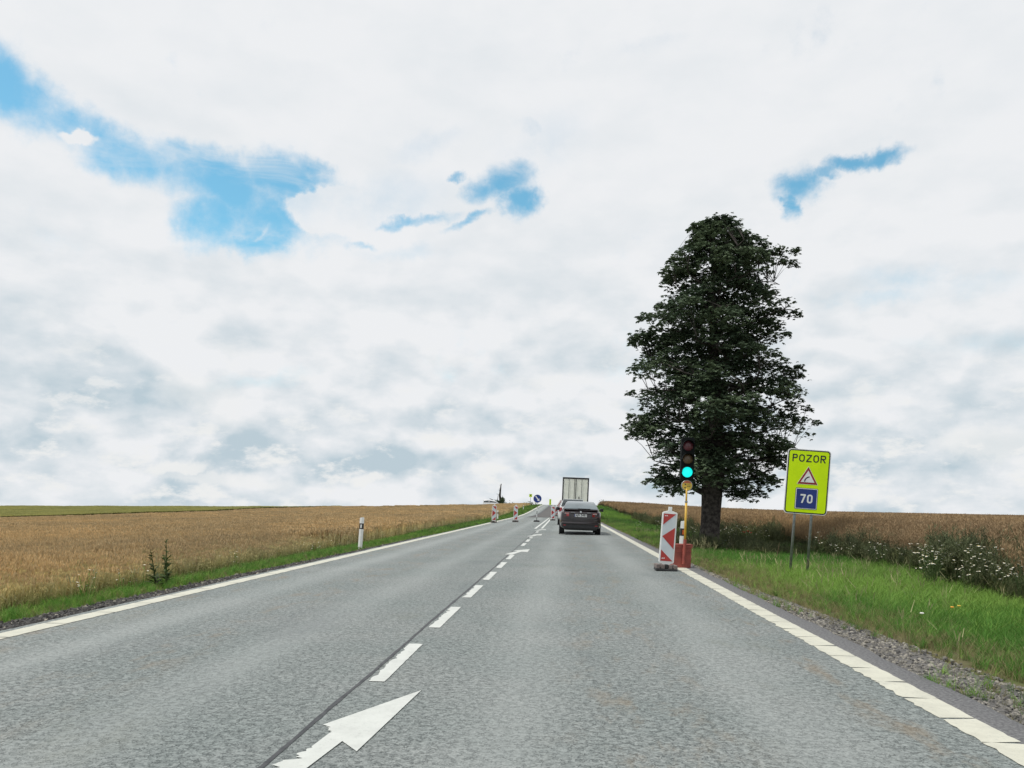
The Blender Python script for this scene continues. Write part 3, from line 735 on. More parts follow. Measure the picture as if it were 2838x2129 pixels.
# right, near
x_, y_ = make_pts(27000, lambda y_: (2.84 + 0 * y_, bR(y_) + .35), 3.0, 30, 1.15)
e = (x_ - 3.05) / 1.3; pn = patchy(x_, y_, .9, 1)
keep = rng.random(len(x_)) < np.clip(.08 + e * 1.7 + pn * .22 + np.clip((y_ - 8) / 9, 0, .75), 0, 1)
x_, y_, e, pn = x_[keep], y_[keep], e[keep], pn[keep]
pd = np.clip(.85 - e * .62 - pn * .12, .06, .9); rr = rng.random(len(x_))
ix = np.where(rr < pd, 2, np.where(patchy(x_, y_, .5, 2) + rng.normal(0, .6, len(x_)) > .0, 1, np.where(rng.random(len(x_)) < .35, 3, 0)))
Pn.append(put(x_, y_)); Ix.append(ix); Sc.append(rng.uniform(.55, 1.15, len(x_)) * np.clip(.5 + e * .35, .4, 1.05))
x_, y_ = make_pts(1500, lambda y_: (2.74 + 0 * y_, 3.6 + 0 * y_), 3.5, 22, 1.0)
kp = patchy(x_ * 2, y_, 1.6, 14) > .35; x_, y_ = x_[kp], y_[kp]
Pn.append(put(x_, y_)); Ix.append(rng.choice([2, 2, 0, 1], len(x_))); Sc.append(rng.uniform(.25, .7, len(x_)))
# right, far
x_, y_ = make_pts(16000, lambda y_: (2.95 + 0 * y_, bR(y_) + .4), 28, 200, 1.6)
e = (x_ - 2.9) / 1.2; rr = rng.random(len(x_))
ix = np.where(rr < .45 - e * .25, 7, np.where(patchy(x_, y_, .25, 3) + rng.normal(0, .5, len(x_)) > .2, 5, np.where(rr > .86, 6, 4)))
Pn.append(put(x_, y_)); Ix.append(ix); Sc.append(rng.uniform(.8, 1.3, len(x_)) * np.clip(.55 + e * .4, .5, 1.25))
# left verge
x_, y_ = make_pts(9000, lambda y_: (bL(y_) - .3, np.interp(y_, [2, 12, 24, 60], [-6.0, -5.95, -5.7, -5.5])), 2, 40, 1.0)
e = (-5.9 - x_) / .8; rr = rng.random(len(x_))
ix = np.where(rr < .30 - e * .1, 2, np.where(rng.random(len(x_)) < .4, 1, 0))
Pn.append(put(x_, y_)); Ix.append(ix); Sc.append(rng.uniform(.5, 1.05, len(x_)) * np.clip(.45 + e * .5, .4, 1.0))
x_, y_ = make_pts(9000, lambda y_: (bL(y_) - .4, -5.45 + 0 * y_), 36, 202, 1.2)
e = (-5.4 - x_) / 1.2; rr = rng.random(len(x_))
ix = np.where(rr < .12, 7, np.where(rr < .55, 4, np.where(rr < .86, 5, 6)))
Pn.append(put(x_, y_)); Ix.append(ix); Sc.append(rng.uniform(.7, 1.2, len(x_)) * np.clip(.5 + e * .5, .4, 1.15))
Pn = np.concatenate(Pn); Ix = np.concatenate(Ix); Sc = np.concatenate(Sc)
scatter('verge_grass', tufts, Pn, rot_rand(len(Pn)), Sc, Ix, 'green and dry grass growing on both road verges', 'grass')
# seed stalks standing above the sward
def seed_stalks(seed):
    r_ = np.random.default_rng(seed); V, F = [], []
    for _ in range(5):
        x, y = r_.normal(0, .05, 2); h = r_.uniform(.28, .5); lx, ly = r_.normal(0, .07, 2)
        for (z0_, z1_, w_) in ((0, h * .8, .0022), (h * .76, h, .009)):
            o = len(V); t0, t1 = z0_ / h, z1_ / h
            V += [(x + lx * t0 ** 2 - w_ * .5, y + ly * t0 ** 2, z0_), (x + lx * t0 ** 2 + w_ * .5, y + ly * t0 ** 2, z0_), (x + lx * t1 ** 2 + w_ * .3, y + ly * t1 ** 2, z1_), (x + lx * t1 ** 2 - w_ * .3, y + ly * t1 ** 2, z1_)]
            F.append((o, o + 1, o + 2, o + 3))
    return np_mesh('seed_stalks', V, F, m_seed, link=False)
xa, ya = make_pts(900, lambda y_: (3.3 + 0 * y_, bR(y_) + .1), 5, 40, 1.2)
xb, yb = make_pts(260, lambda y_: (bL(y_) - .2, bL(y_) + .7), 8, 60, 1.2)
xa, ya = np.concatenate([xa, xb]), np.concatenate([ya, yb]); ok_ = rng.random(len(xa)) < np.clip(.45 + .5 * patchy(xa, ya, .8, 31), 0.1, 1); xa, ya = xa[ok_], ya[ok_]
scatter('seed_grass', [seed_stalks(1), seed_stalks(2)], put(xa, ya), rot_rand(len(xa)), rng.uniform(.7, 1.2, len(xa)), rng.choice(2, len(xa)), 'pale grass seed stalks standing above both verges', 'grass')
# dark weeds at the foot of the rape and round the tree
wd_ = [blade_tuft(40, .16, .2, .5, .010, .7, 31, m_gr4, 2), rape_clump(6, .16, .4, .75, 32, [m_gr5, m_gr4], 1.2), rape_clump(6, .14, .55, .95, 33, [m_r2, m_gr5], 1.2)]
x_, y_ = make_pts(4200, lambda y_: (bR(y_) - .25, bR(y_) + .75), 5, 90, 1.3)
a_ = rng.uniform(0, 2 * pi, 260); q_ = .35 + 1.5 * rng.random(260) ** .8
x2, y2 = 4.82 + q_ * np.cos(a_) * 1.0 + .3, 27.6 + q_ * np.sin(a_)
x3, y3 = make_pts(500, lambda y_: (5.6 + 0 * y_, 7.4 + 0 * y_), 25, 30)
x_, y_ = np.concatenate([x_, x2, x3]), np.concatenate([y_, y2, y3])
N = len(x_)
scatter('roadside_weeds', wd_, put(x_, y_), rot_rand(N), rng.uniform(.5, 1.12, N) * (1 + .25 * patchy(x_, y_, .7, 41)) * np.concatenate([np.ones(4200), np.full(260, .75), np.full(500, .7)]), rng.choice(3, N, p=[.28, .36, .36]), 'dark tall weeds along the foot of the right crop', 'weeds')

# wheat on the left
wcl = [wheat_clump(26, .16, .58, .76, s, [m_w1, m_w2]) for s in (41, 42)] + [wheat_clump(26, .16, .50, .70, 43, [m_w2, m_w3])] + \
      [wheat_clump(60, .40, .58, .74, s, [m_w1, m_w2], 2.2) for s in (44, 45)] + [wheat_clump(110, .9, .58, .73, s, [m_w1, m_w2], 4.5) for s in (46, 47)]
def wleft(y_, cap): return np.maximum(-0.80 * y_ - 6, cap)
P_, S_, I_ = [], [], []
x_, y_ = make_pts(26000, lambda y_: (wleft(y_, -60), bL(y_) - .0), 3, 27, .9)
edge = np.clip((bL(y_) - x_) / 2.2, 0, 1)
P_.append(put(x_, y_)); I_.append(np.where(rng.random(len(x_)) > .12 + edge * .75, 2, rng.choice(2, len(x_)))); S_.append(rng.uniform(.88, 1.08, len(x_)) * (.55 + .45 * edge ** .7))
x_, y_ = make_pts(26000, lambda y_: (wleft(y_, -60), bL(y_) - .05), 25, 75, .85)
P_.append(put(x_, y_)); I_.append(3 + rng.choice(2, len(x_))); S_.append(rng.uniform(.9, 1.07, len(x_)) + .03 * patchy(x_, y_, .3, 6))
x_, y_ = make_pts(21000, lambda y_: (wleft(y_, -60), bL(y_) - .2), 72, 212, .9)
P_.append(put(x_, y_)); I_.append(5 + rng.choice(2, len(x_))); S_.append(rng.uniform(.92, 1.06, len(x_)) + .03 * patchy(x_, y_, .15, 6))
P_ = np.concatenate(P_); I_ = np.concatenate(I_); S_ = np.concatenate(S_)
# tramlines left by the sprayer
tl_ = (np.abs(((P_[:, 0] + .04 * P_[:, 1]) % 18) - 9) < .28) & (P_[:, 0] < -12)
P_, I_, S_ = P_[~tl_], I_[~tl_], S_[~tl_]
scatter('wheat', wcl, P_, rot_rand(len(P_), .06), S_, I_, 'ripe golden wheat filling the field left of the road', 'wheat')
# greener cereal beyond it
gcl = [wheat_clump(110, 1.0, .62, .78, 51, [m_fg, m_fg], 4.5), wheat_clump(60, .5, .7, .85, 52, [m_fg2, m_fg2], 3)]
x_, y_ = make_pts(24000, lambda y_: (np.maximum(-.82 * y_ - 8, -176), -61.2 + 0 * y_), 60, 216, .85)
x2, y2 = make_pts(1500, lambda y_: (-61.6 + 0 * y_, -60.6 + 0 * y_), 60, 206)
P_ = put(np.concatenate([x_, x2]), np.concatenate([y_, y2])); N = len(P_)
scatter('green_cereal', gcl, P_, rot_rand(N, .05), rng.uniform(.92, 1.05, N), np.concatenate([np.zeros(24000), np.ones(1500)]), 'yellow-green cereal on the far left field', 'crop')

# ripe rape on the right
rcl = [rape_clump(7, .22, .95, 1.28, s, [m_r1, m_r2]) for s in (61, 62, 63)] + [rape_clump(12, .5, 1.05, 1.3, s, [m_r1, m_r2], 2.2) for s in (64, 65)] + [rape_clump(18, .95, 1.1, 1.3, 66, [m_r1, m_r2], 4.5)]
P_, S_, I_ = [], [], []
def rR(y_): return np.minimum(.68 * y_ + 9, 125)
x_, y_ = make_pts(13000, lambda y_: (bR(y_) + .25, rR(y_)), 5, 34, .9)
P_.append(put(x_, y_)); I_.append(rng.choice(3, len(x_))); S_.append(rng.uniform(.86, 1.04, len(x_)) * np.clip(.66 + (x_ - bR(y_)) * .22, .62, 1) * (1 + .05 * patchy(x_, y_, 1.2, 12)) + (rng.random(len(x_)) < .02) * .10)
x_, y_ = make_pts(16000, lambda y_: (bR(y_) + .3, rR(y_)), 32, 90, .9)
P_.append(put(x_, y_)); I_.append(3 + rng.choice(2, len(x_))); S_.append(rng.uniform(.9, 1.03, len(x_)))
x_, y_ = make_pts(14000, lambda y_: (bR(y_) + .6, rR(y_)), 86, 214, .9)
P_.append(put(x_, y_)); I_.append(np.full(len(x_), 5)); S_.append(rng.uniform(.9, 1.03, len(x_)))
P_ = np.concatenate(P_); I_ = np.concatenate(I_); S_ = np.concatenate(S_)
scatter('rape_crop', rcl, P_, rot_rand(len(P_), .07), S_, I_, 'ripe brown rapeseed filling the field right of the road', 'rapeseed')

# wild chamomile
dcl = [daisy_clump(9, .17, .22, .42, 71, [m_pet, m_gr4, m_yel], .019), daisy_clump(12, .2, .3, .55, 72, [m_pet, m_gr4, m_yel], .020), daisy_clump(6, .2, .15, .4, 73, [m_pet, m_gr1, m_yel], .017)]
def gauss(n, cx, cy, sx, sy): return np.stack([rng.normal(cx, sx, n), rng.normal(cy, sy, n)], 1)
Q = np.concatenate([gauss(38, 8.0, 16.2, .45, .9), gauss(5, 8.15, 17.8, .3, .4), gauss(13, 7.75, 13.4, .3, .5), gauss(5, 8.25, 19.3, .2, .4), gauss(4, 8.1, 21.5, .3, .8), gauss(2, 7.6, 24.5, .3, .8),
                    gauss(13, 6.4, 30.2, .5, .8), gauss(4, 4.4, 34.5, .4, 2.0), gauss(6, 5.2, 38, .5, 3)])
scatter('chamomile', dcl, np.column_stack([Q + [-.25, 0], ground(Q[:, 0], Q[:, 1]) + .22]), rot_rand(len(Q)), rng.uniform(.8, 1.35, len(Q)), rng.choice(2, len(Q)), 'white chamomile flowering along the edge of the rapeseed', 'flowers')
y_ = 10.5 + 60 * rng.random(120) ** 1.1; x_ = bL(y_) + rng.normal(.1, .18, 120)
pk = (patchy(x_ * 0, y_, .5, 9) > -.2) | (y_ > 20); x_, y_ = x_[pk], y_[pk]
scatter('chamomile', dcl, np.column_stack([x_, y_, ground(x_, y_) + .10]), rot_rand(len(x_)), rng.uniform(.6, 1.0, len(x_)), np.full(len(x_), 2), 'white chamomile scattered along the edge of the wheat', 'flowers')

# ------------------------------------------------------------------ chestnut tree beside the traffic light
m_bark = material('dark_bark', (0.085, 0.075, 0.068), (0.028, 0.025, 0.023), 9, 0.95, bump=1.0, bscale=26, spec=.15)
m_leaf = material('chestnut_leaf', (0.101, 0.140, 0.078), (0.052, 0.081, 0.049), 1.1, 0.65, spec=.18, transl=.2)
TX, TY = 4.80, 27.4; TZ = gz(TX, TY)
tree = thing('chestnut_tree', 'tall dark-leaved chestnut tree standing on the right verge behind the traffic light', 'tree', (TX, TY, TZ))
mpp = .00725
prof = [(40, 440, 560), (62, 400, 620), (85, 335, 690), (130, 335, 695), (180, 300, 745), (215, 245, 860), (250, 240, 875), (290, 215, 850), (350, 245, 825), (430, 205, 840), (480, 180, 840), (500, 100, 870), (560, 85, 830),
        (605, 78, 790), (630, 80, 650), (670, 78, 800), (740, 62, 885), (800, 75, 890), (880, 68, 925), (970, 60, 1000), (1060, 58, 890), (1130, 85, 890), (1180, 130, 840), (1230, 150, 835), (1290, 170, 800), (1330, 340, 770), (1400, 410, 520)]
pz = np.array([(1605 - p[0]) * mpp for p in prof])[::-1]
pl = np.array([(462 - p[1]) * mpp for p in prof])[::-1]
pr_ = np.array([(p[2] - 462) * mpp for p in prof])[::-1]
def crownR(z, phi):
    l, r_ = np.interp(z, pz, pl), np.interp(z, pz, pr_); k = (1 + np.cos(phi)) / 2
    side = np.abs(np.sin(phi)); m_ = (l + r_) / 2 * .9
    return (r_ * k + l * (1 - k)) * (1 - side) + m_ * side
def axis_pt(z):
    return np.array([.05 * z * .3 + .12 * sin(z * .5), .1 * sin(z * .7), z])
tv = MB()
def limb(path, radii, n=7, lumpy=0.0):
    rings = []
    for k, p in enumerate(path):
        d = Vector(path[min(k + 1, len(path) - 1)]) - Vector(path[max(k - 1, 0)]); d.normalize()
        a = d.orthogonal().normalized() if abs(d.z) < .9 else Vector((1, 0, 0)); a = (a - d * a.dot(d)).normalized(); b_ = d.cross(a)
        rings.append([tuple(Vector(p) + (a * cos(2 * pi * i_ / n) + b_ * sin(2 * pi * i_ / n)) * radii[k] * (1 + lumpy * sin(3 * i_ + k * .9) * .5 + lumpy * random.uniform(-.5, .5))) for i_ in range(n)])
    return rings
zs_ = [-.2, 0, .12, .35, .8, 1.4, 2.0, 2.7, 3.4, 4.2, 5.2, 6.2, 7.4, 8.6, 9.4, 10.1]
rs_ = [.52, .45, .39, .345, .325, .33, .35, .36, .31, .26, .22, .185, .14, .10, .06, .02]
tv.loft(limb([tuple(axis_pt(z)) for z in zs_], rs_, 18, .09))
tv.build('trunk', m_bark, tree, smooth=True)
r_ = random.Random(5); nr = np.random.default_rng(5)
limb_pts = []; NL = 46
def build_limb(z0, phi, reach, rise, r0, name='branch'):
    a0 = axis_pt(z0); pts = []; K = 9
    for k in range(K):
        t = k / (K - 1); rad = reach * t
        pts.append((a0[0] + cos(phi + .25 * sin(t * 5 + z0)) * rad, a0[1] + sin(phi + .25 * sin(t * 5 + z0)) * rad, a0[2] + rise * t - .25 * reach * t * t * .6 + .06 * sin(t * 9 + phi)))
    rad = [max(.012, r0 * (1 - .9 * k / (K - 1))) for k in range(K)]
    mb = MB(); mb.loft(limb(pts, rad, 6, .1)); mb.build(name, m_bark, tree, smooth=True)
    limb_pts.extend([(Vector(p), rad[k]) for k, p in enumerate(pts)])
for k in range(NL):
    z0 = 2.0 + 7.3 * (k / NL) ** .95; phi = k * 2.399 + r_.uniform(-.3, .3)
    zt = min(z0 + 1.1, 11)
    build_limb(z0, phi, float(crownR(zt, phi)) * .80, r_.uniform(.5, 1.3), .12 * (1 - .65 * k / NL))
build_limb(1.9, pi * .98, 2.1, 1.0, .13)        # low limb to the left
build_limb(3.6, 0.12, 3.2, .25, .12)
build_limb(7.3, 0.02, 2.6, 1.15, .07)
# sprays of foliage
C_, Rr, On = [], [], []
tries = 0
while len(C_) < 1040 and tries < 40000:
    tries += 1
    z = 1.9 + 9.15 * nr.random(); phi = nr.uniform(0, 2 * pi)
    R_ = float(crownR(z, phi)) * min(1.03, .93 + .13 * sin(6.3 * z + 2 * phi) + .09 * sin(3.1 * z - 3 * phi + 1) + .06 * sin(11 * z + phi))
    if nr.random() > R_ / 3.6: continue
    q = R_ * nr.random() ** .42
    sr = nr.uniform(.26, .50); q = min(q, R_ - sr * .75)
    if q < .3 and z < 8: continue
    lump = sin(phi * 3 + z * 2.6) + sin(phi * 4 - z * 4.1 + 1)
    if q > R_ * (.78 + .22 * max(-1, min(1, lump + .35))): continue
    if z < 3.0 and q < .9: continue
    C_.append((q * cos(phi), q * sin(phi), z)); Rr.append(sr); On.append(phi)
# long shoots that stand out of the outline: (reach across, height) measured from the trunk's foot
for (ex, ez) in ((2.9, 10.1), (2.85, 9.7), (3.0, 8.05), (2.65, 7.35), (3.05, 6.2), (3.85, 4.45), (3.5, 4.9), (2.9, 3.5), (2.3, 2.35), (1.9, 2.05), (-1.6, 9.9), (-1.8, 9.5), (-2.6, 7.9), (-2.85, 7.2), (-2.9, 4.6), (-2.95, 3.95), (-2.3, 2.4), (-1.9, 2.3), (-.75, 10.85), (.1, 10.95), (1.25, 10.55), (-2.0, 8.4), (.6, 11.1), (.35, 11.0), (-2.9, 5.4), (3.1, 3.1)):
    ex *= .985; ph = 0 if ex > 0 else pi; oy = nr.uniform(-.4, .4)
    for k in range(4):
        t = 1 - k * .16
        C_.append((ex * t - .2 * np.sign(ex), oy + nr.normal(0, .08), ez + (1 - t) * .15)); Rr.append(.17 + .06 * k); On.append(ph)
C_ = np.array(C_); Rr = np.array(Rr); On = np.array(On)
nl = 32
cid = np.repeat(np.arange(len(C_)), nl)
aa = nr.uniform(0, 2 * pi, len(cid)); qq = np.sqrt(nr.random(len(cid))) * Rr[cid]
off = np.stack([qq * np.cos(aa), qq * np.sin(aa), nr.normal(0, .06, len(cid)) - .35 * (qq / .5) ** 2 * .5], 1)
out_ = off[:, 0] * np.cos(On[cid]) + off[:, 1] * np.sin(On[cid])
off[:, 2] -= .30 * out_
LP = C_[cid] + off
# a few stray leaves break the outline
az = nr.uniform(0, 2 * pi, len(LP)); tilt = nr.normal(.15, .35, len(LP)); size = nr.uniform(.09, .175, len(LP))
down = nr.uniform(.15, .75, len(LP))
Vs, k5 = [], 5
for j, an in enumerate((-1.25, -.65, 0, .65, 1.25)):
    ln = size * (1 - .14 * abs(j - 2)); a = az + an
    dx_, dy_ = np.cos(a), np.sin(a); px_, py_ = -dy_, dx_
    dn = down + nr.normal(0, .12, len(LP))
    hh = np.cos(dn); vv = -np.sin(dn)
    def P(t, s, lift=0): return LP + np.stack([dx_ * ln * t * hh + px_ * ln * s, dy_ * ln * t * hh + py_ * ln * s, ln * t * vv * (.4 + .6 * t) + lift * ln + tilt * ln * s], 1)
    Vs.append(np.stack([P(0, 0), P(.62, -.21, -.03), P(1, 0), P(.62, .21, -.03)], 1))
Vl = np.stack(Vs, 1).reshape(-1, 3)
Fl = np.arange(len(Vl)).reshape(-1, 4)
fo = np_mesh('foliage', Vl, Fl, m_leaf, tree); fo['kind'] = 'stuff'
# twigs tie every spray to the nearest limb
LPts = np.array([tuple(p) for p, _ in limb_pts]); tw_v, tw_f = [], []
for c in C_:
    d = LPts - c; dd = (d ** 2).sum(1) + (LPts[:, 2] > c[2] + .1) * 2; p0 = Vector(LPts[dd.argmin()]); p1 = Vector(c)
    pm = (p0 + p1) / 2 + Vector((0, 0, .08)); o_ = len(tw_v)
    for p, r0 in ((p0, .014), (pm, .010), (p1, .005)):
        for i_ in range(3): tw_v.append((p.x + r0 * cos(i_ * 2.094), p.y + r0 * sin(i_ * 2.094), p.z + r0 * .6 * sin(i_ * 2.094 + 1)))
    for s_ in (0, 3):
        for i_ in range(3): tw_f.append((o_ + s_ + i_, o_ + s_ + (i_ + 1) % 3, o_ + s_ + 3 + (i_ + 1) % 3, o_ + s_ + 3 + i_))
twg = np_mesh('twigs', tw_v, tw_f, m_bark, tree); twg['kind'] = 'stuff'
# suckers at the foot of the trunk
sv_, N = [], 420
aa = nr.uniform(0, 2 * pi, N); q = nr.uniform(.4, .95, N) * np.where(np.cos(aa) < -.3, 1.15, .8)
sp = np.stack([q * np.cos(aa), q * np.sin(aa) - .1, nr.uniform(.05, .42, N)], 1); dn = nr.uniform(0, .8, N); L_ = nr.uniform(.07, .14, N); a2 = nr.uniform(0, 2 * pi, N)
d_ = np.stack([np.cos(a2) * np.cos(dn), np.sin(a2) * np.cos(dn), -np.sin(dn) * .6], 1); p_ = np.stack([-np.sin(a2), np.cos(a2), 0 * a2], 1)
Vl = np.stack([sp, sp + d_ * L_[:, None] * .55 - p_ * L_[:, None] * .38, sp + d_ * L_[:, None], sp + d_ * L_[:, None] * .55 + p_ * L_[:, None] * .38], 1).reshape(-1, 3)
sk = np_mesh('suckers', Vl, np.arange(len(Vl)).reshape(-1, 4), m_leaf, tree); sk['kind'] = 'stuff'

# ------------------------------------------------------------------ lone plants
def tall_weed(x_, y_, h, label, lean=(0, 0), seed=0, mat=None, leafy=True):
    mat = mat or m_gr4; rr = random.Random(seed); t = thing('tall_weed', label, 'plant', (x_, y_, gz(x_, y_)), group='tall weeds by the road')
    mb = MB(); K = 6; pts = [(lean[0] * (k / K) ** 1.5, lean[1] * k / K, h * k / K) for k in range(K + 1)]
    for k in range(K): mb.tube(pts[k], pts[k + 1], .012 * (1 - k / K) + .004, .012 * (1 - (k + 1) / K) + .004, 6)
    mb.build('stem', mat, t)
    if leafy:
        lb = MB()
        for k in range(46):
            tt = rr.uniform(.12, 1) ; a = rr.uniform(0, 2 * pi); L_ = .15 * (1.15 - tt) * rr.uniform(.5, 1.2) + .02
            bx, by, bz = lean[0] * tt ** 1.5, lean[1] * tt, h * tt; up_ = rr.uniform(-.2, .9)
            ex, ey, ez = bx + cos(a) * L_, by + sin(a) * L_, bz + L_ * up_; w_ = L_ * .22
            lb.add([(bx, by, bz), ((bx + ex) / 2 - sin(a) * w_, (by + ey) / 2 + cos(a) * w_, (bz + ez) / 2 + .01), (ex, ey, ez), ((bx + ex) / 2 + sin(a) * w_, (by + ey) / 2 - cos(a) * w_, (bz + ez) / 2 + .01)], [(0, 1, 2, 3)])
        f_ = lb.build('leaves', mat, t, fix=False); f_['kind'] = 'stuff'
    return t
tall_weed(-6.47, 12.3, .62, 'shorter dark green weed leaning left at the wheat edge', (-.09, 0), 1)
tall_weed(-6.34, 12.4, .76, 'tallest dark leafy weed standing upright before the wheat', (-.02, 0), 2)
tall_weed(-6.42, 12.55, .52, 'small dark weed between the two taller weeds by the wheat', (-.05, 0), 3)
m_stick = material('dry_stick', (0.16, 0.11, 0.06), (0.10, 0.07, 0.04), 10, .9)
tall_weed(4.83, 60, 1.2, 'thin dry stalk standing alone on the right verge beyond the car', (.13, 0), 4, m_stick, False)
tall_weed(6.05, 23.5, .55, 'bent dry brown stalk in the grass left of the yellow sign', (.08, 0), 5, m_stick, False)
def poppy(x_, y_, h, label):
    t = thing('poppy', label, 'flower', (x_, y_, gz(x_, y_)), group='red poppies by the rapeseed')
    MB().tube((0, 0, 0), (0, 0, h), .004, .003, 5).build('stem', m_gr4, t)
    p = MB()
    for k in range(4):
        a = k * pi / 2 + .3; c, s = cos(a), sin(a)
        p.add([(0, 0, h), (c * .045 - s * .04, s * .045 + c * .04, h + .035), (c * .07, s * .07, h + .055), (c * .045 + s * .04, s * .045 - c * .04, h + .035)], [(0, 1, 2, 3)])
    p.build('petals', m_red, t, fix=False)
for x_, y_, h, lb in ((6.55, 30, .62, 'red poppy nearest the tree among white chamomile'), (6.68, 29.9, .66, 'red poppy in the middle of the small poppy group'), (6.8, 30.1, .60, 'red poppy on the right end of the poppy group')):
    poppy(x_, y_, h, lb)
m_or = material('orange_floret', (0.75, 0.33, 0.03), (0.65, 0.27, 0.02), 6, 0.7)
for x_, y_, mt, lb in ((5.02, 10.9, m_or, 'orange-yellow dandelion low in the right verge grass'), (5.25, 11.2, m_yel, 'pale yellow flower right of the orange dandelion'), (4.05, 9.55, m_pet, 'single white flower low in the right verge grass')):
    t = thing('small_flower', lb, 'flower', (x_, y_, gz(x_, y_)))
    MB().tube((0, 0, 0), (0, 0, .24), .003, .002, 5).build('stem', m_gr1, t)
    MB().lathe([(.004, .235), (.024, .247), (.02, .256), (.001, .258)], n=10).build('flower_head', mt, t)

# dead tree far beyond the crest
m_dead = material('dead_wood', (0.055, 0.052, 0.045), (0.035, 0.033, 0.03), 4, .95, spec=.1)
dtz = gz(-18.9, 228)
dead = thing('dead_tree', 'bare dead tree with ivy at its foot behind the white van', 'tree', (-18.9, 228, dtz))
H0 = 1.0 - dtz
mb = MB()
pth = [(0, 0, 0), (0, 0, H0 + .2), (.05, 0, H0 + 1.6), (-.1, 0, H0 + 2.9), (-.02, 0, H0 + 4.0), (.12, 0, H0 + 5.2), (.2, 0, H0 + 6.2)]
mb.loft(limb(pth, [.42, .38, .33, .28, .24, .19, .08], 8, .25)); mb.build('trunk', m_dead, dead, smooth=True)
for pp, r0 in (([(-.05, 0, H0 + 2.8), (-.6, 0, H0 + 3.2), (-1.2, 0, H0 + 3.3)], .07), ([(0, 0, H0 + 3.7), (-.35, 0, H0 + 4.4), (-.25, 0, H0 + 5)], .07), ([(-.2, 0, H0 + .7), (-.75, 0, H0 + 1.6), (-.62, 0, H0 + 3)], .13),
               ([(-.3, 0, H0 + .6), (-1.6, .1, H0 + 1.3), (-3.1, .2, H0 + 1.9)], .22), ([(.1, 0, H0 + .8), (.7, 0, H0 + 2.0), (1.1, 0, H0 + 1.9)], .13), ([(.15, 0, H0 + 5.5), (.35, 0, H0 + 6), (.3, 0, H0 + 6.3)], .05), ([(.1, 0, H0 + 5.3), (-.1, 0, H0 + 5.8), (-.05, 0, H0 + 6.1)], .04)):
    b_ = MB(); b_.loft(limb(pp, [r0, r0 * .75, r0 * .3], 6, .2)); b_.build('branch', m_dead, dead)
N = 2200
cl = [(-.4, 0, H0 + .7, 1.0, .55), (.55, 0, H0 + 1.2, .5, 1.0), (-1.5, 0, H0 + 1.1, .8, .25), (.9, 0, H0 + 1.7, .25, .5), (0, 0, H0 + .2, 1.5, .5)]
ci = nr.choice(5, N, p=[.3, .3, .12, .08, .2]); ca = np.array(cl)[ci]
ctr = ca[:, :3] + nr.normal(0, 1, (N, 3)) * np.stack([ca[:, 3], np.full(N, .4), ca[:, 4]], 1) * .5
e1 = nr.normal(0, .13, (N, 3)); e2 = nr.normal(0, .13, (N, 3))
Vl = np.stack([ctr, ctr + e1, ctr + e1 + e2, ctr + e2], 1).reshape(-1, 3)
iv = np_mesh('ivy', Vl, np.arange(4 * N).reshape(-1, 4), m_leaf, dead); iv['kind'] = 'stuff'
# low scrub on the crest
def scrub(x_, y_, w_, h, label, seed):
    t = thing('scrub_bush', label, 'bush', (x_, y_, gz(x_, y_)), group='low bushes on the crest'); q = np.random.default_rng(seed); N = 260
    MB().tube((0, 0, -.1), (.05, 0, h * .7), .04, .015, 6).build('stem', m_dead, t)
    c = q.normal(0, 1, (N, 3)) * [w_ * .35, .3, h * .25] + [0, 0, h * .55]; e1 = q.normal(0, .09, (N, 3)); e2 = q.normal(0, .09, (N, 3))
    f_ = np_mesh('foliage', np.stack([c, c + e1, c + e1 + e2, c + e2], 1).reshape(-1, 3), np.arange(4 * N).reshape(-1, 4), m_gr4, t); f_['kind'] = 'stuff'
scrub(-14.6, 206, 3.5, 1.5, 'low dark bush on the crest right of the dead tree', 1)
scrub(9.3, 196, 1.6, 1.55, 'small dark bush on the bank where the rapeseed begins', 2)
scrub(-9.3, 203, 2.6, 1.0, 'low bush on the crest below the far yellow sign', 3)

# ------------------------------------------------------------------ object materials
m_white = material('white_plastic', (0.80, 0.81, 0.80), (0.74, 0.75, 0.73), 7, .45)
m_silverref = material('grey_reflective_film', (0.56, 0.61, 0.64), (0.50, 0.55, 0.58), 5, .4)
m_redfilm = material('red_reflective_film', (0.42, 0.04, 0.034), (0.36, 0.034, 0.03), 6, .4)
m_black = material('black_rubber', (0.018, 0.018, 0.019), (0.03, 0.03, 0.03), 12, .75)
m_base = material('recycled_rubber_block', (0.20, 0.165, 0.15), (0.12, 0.10, 0.095), 14, .9, bump=.5)
m_redbox = material('red_painted_steel', (0.32, 0.07, 0.05), (0.24, 0.052, 0.04), 7, .5, bump=.15)
m_yelpole = material('yellow_painted_pole', (0.62, 0.37, 0.03), (0.50, 0.30, 0.03), 9, .45)
m_signy = material('fluorescent_yellow_green', (0.66, 0.93, 0.004), (0.61, 0.87, 0.004), 2.5, .5, spec=.2)
m_signb = material('sign_blue', (0.008, 0.033, 0.21), (0.007, 0.028, 0.185), 4, .45)
m_signw = material('sign_white', (0.80, 0.81, 0.81), (0.74, 0.75, 0.75), 5, .45)
m_signk = material('sign_black', (0.012, 0.013, 0.012), (0.018, 0.018, 0.018), 5, .5)
m_signr = material('sign_red', (0.30, 0.018, 0.018), (0.25, 0.015, 0.015), 5, .45)
m_galv = material('galvanised_steel', (0.30, 0.32, 0.32), (0.22, 0.235, 0.235), 14, .45, metal=.55)
m_house = material('black_housing', (0.006, 0.008, 0.008), (0.009, 0.011, 0.011), 6, .8, spec=.1)
m_lredoff = material('unlit_red_lens', (0.12, 0.03, 0.04), (0.09, 0.022, 0.03), 60, .3)
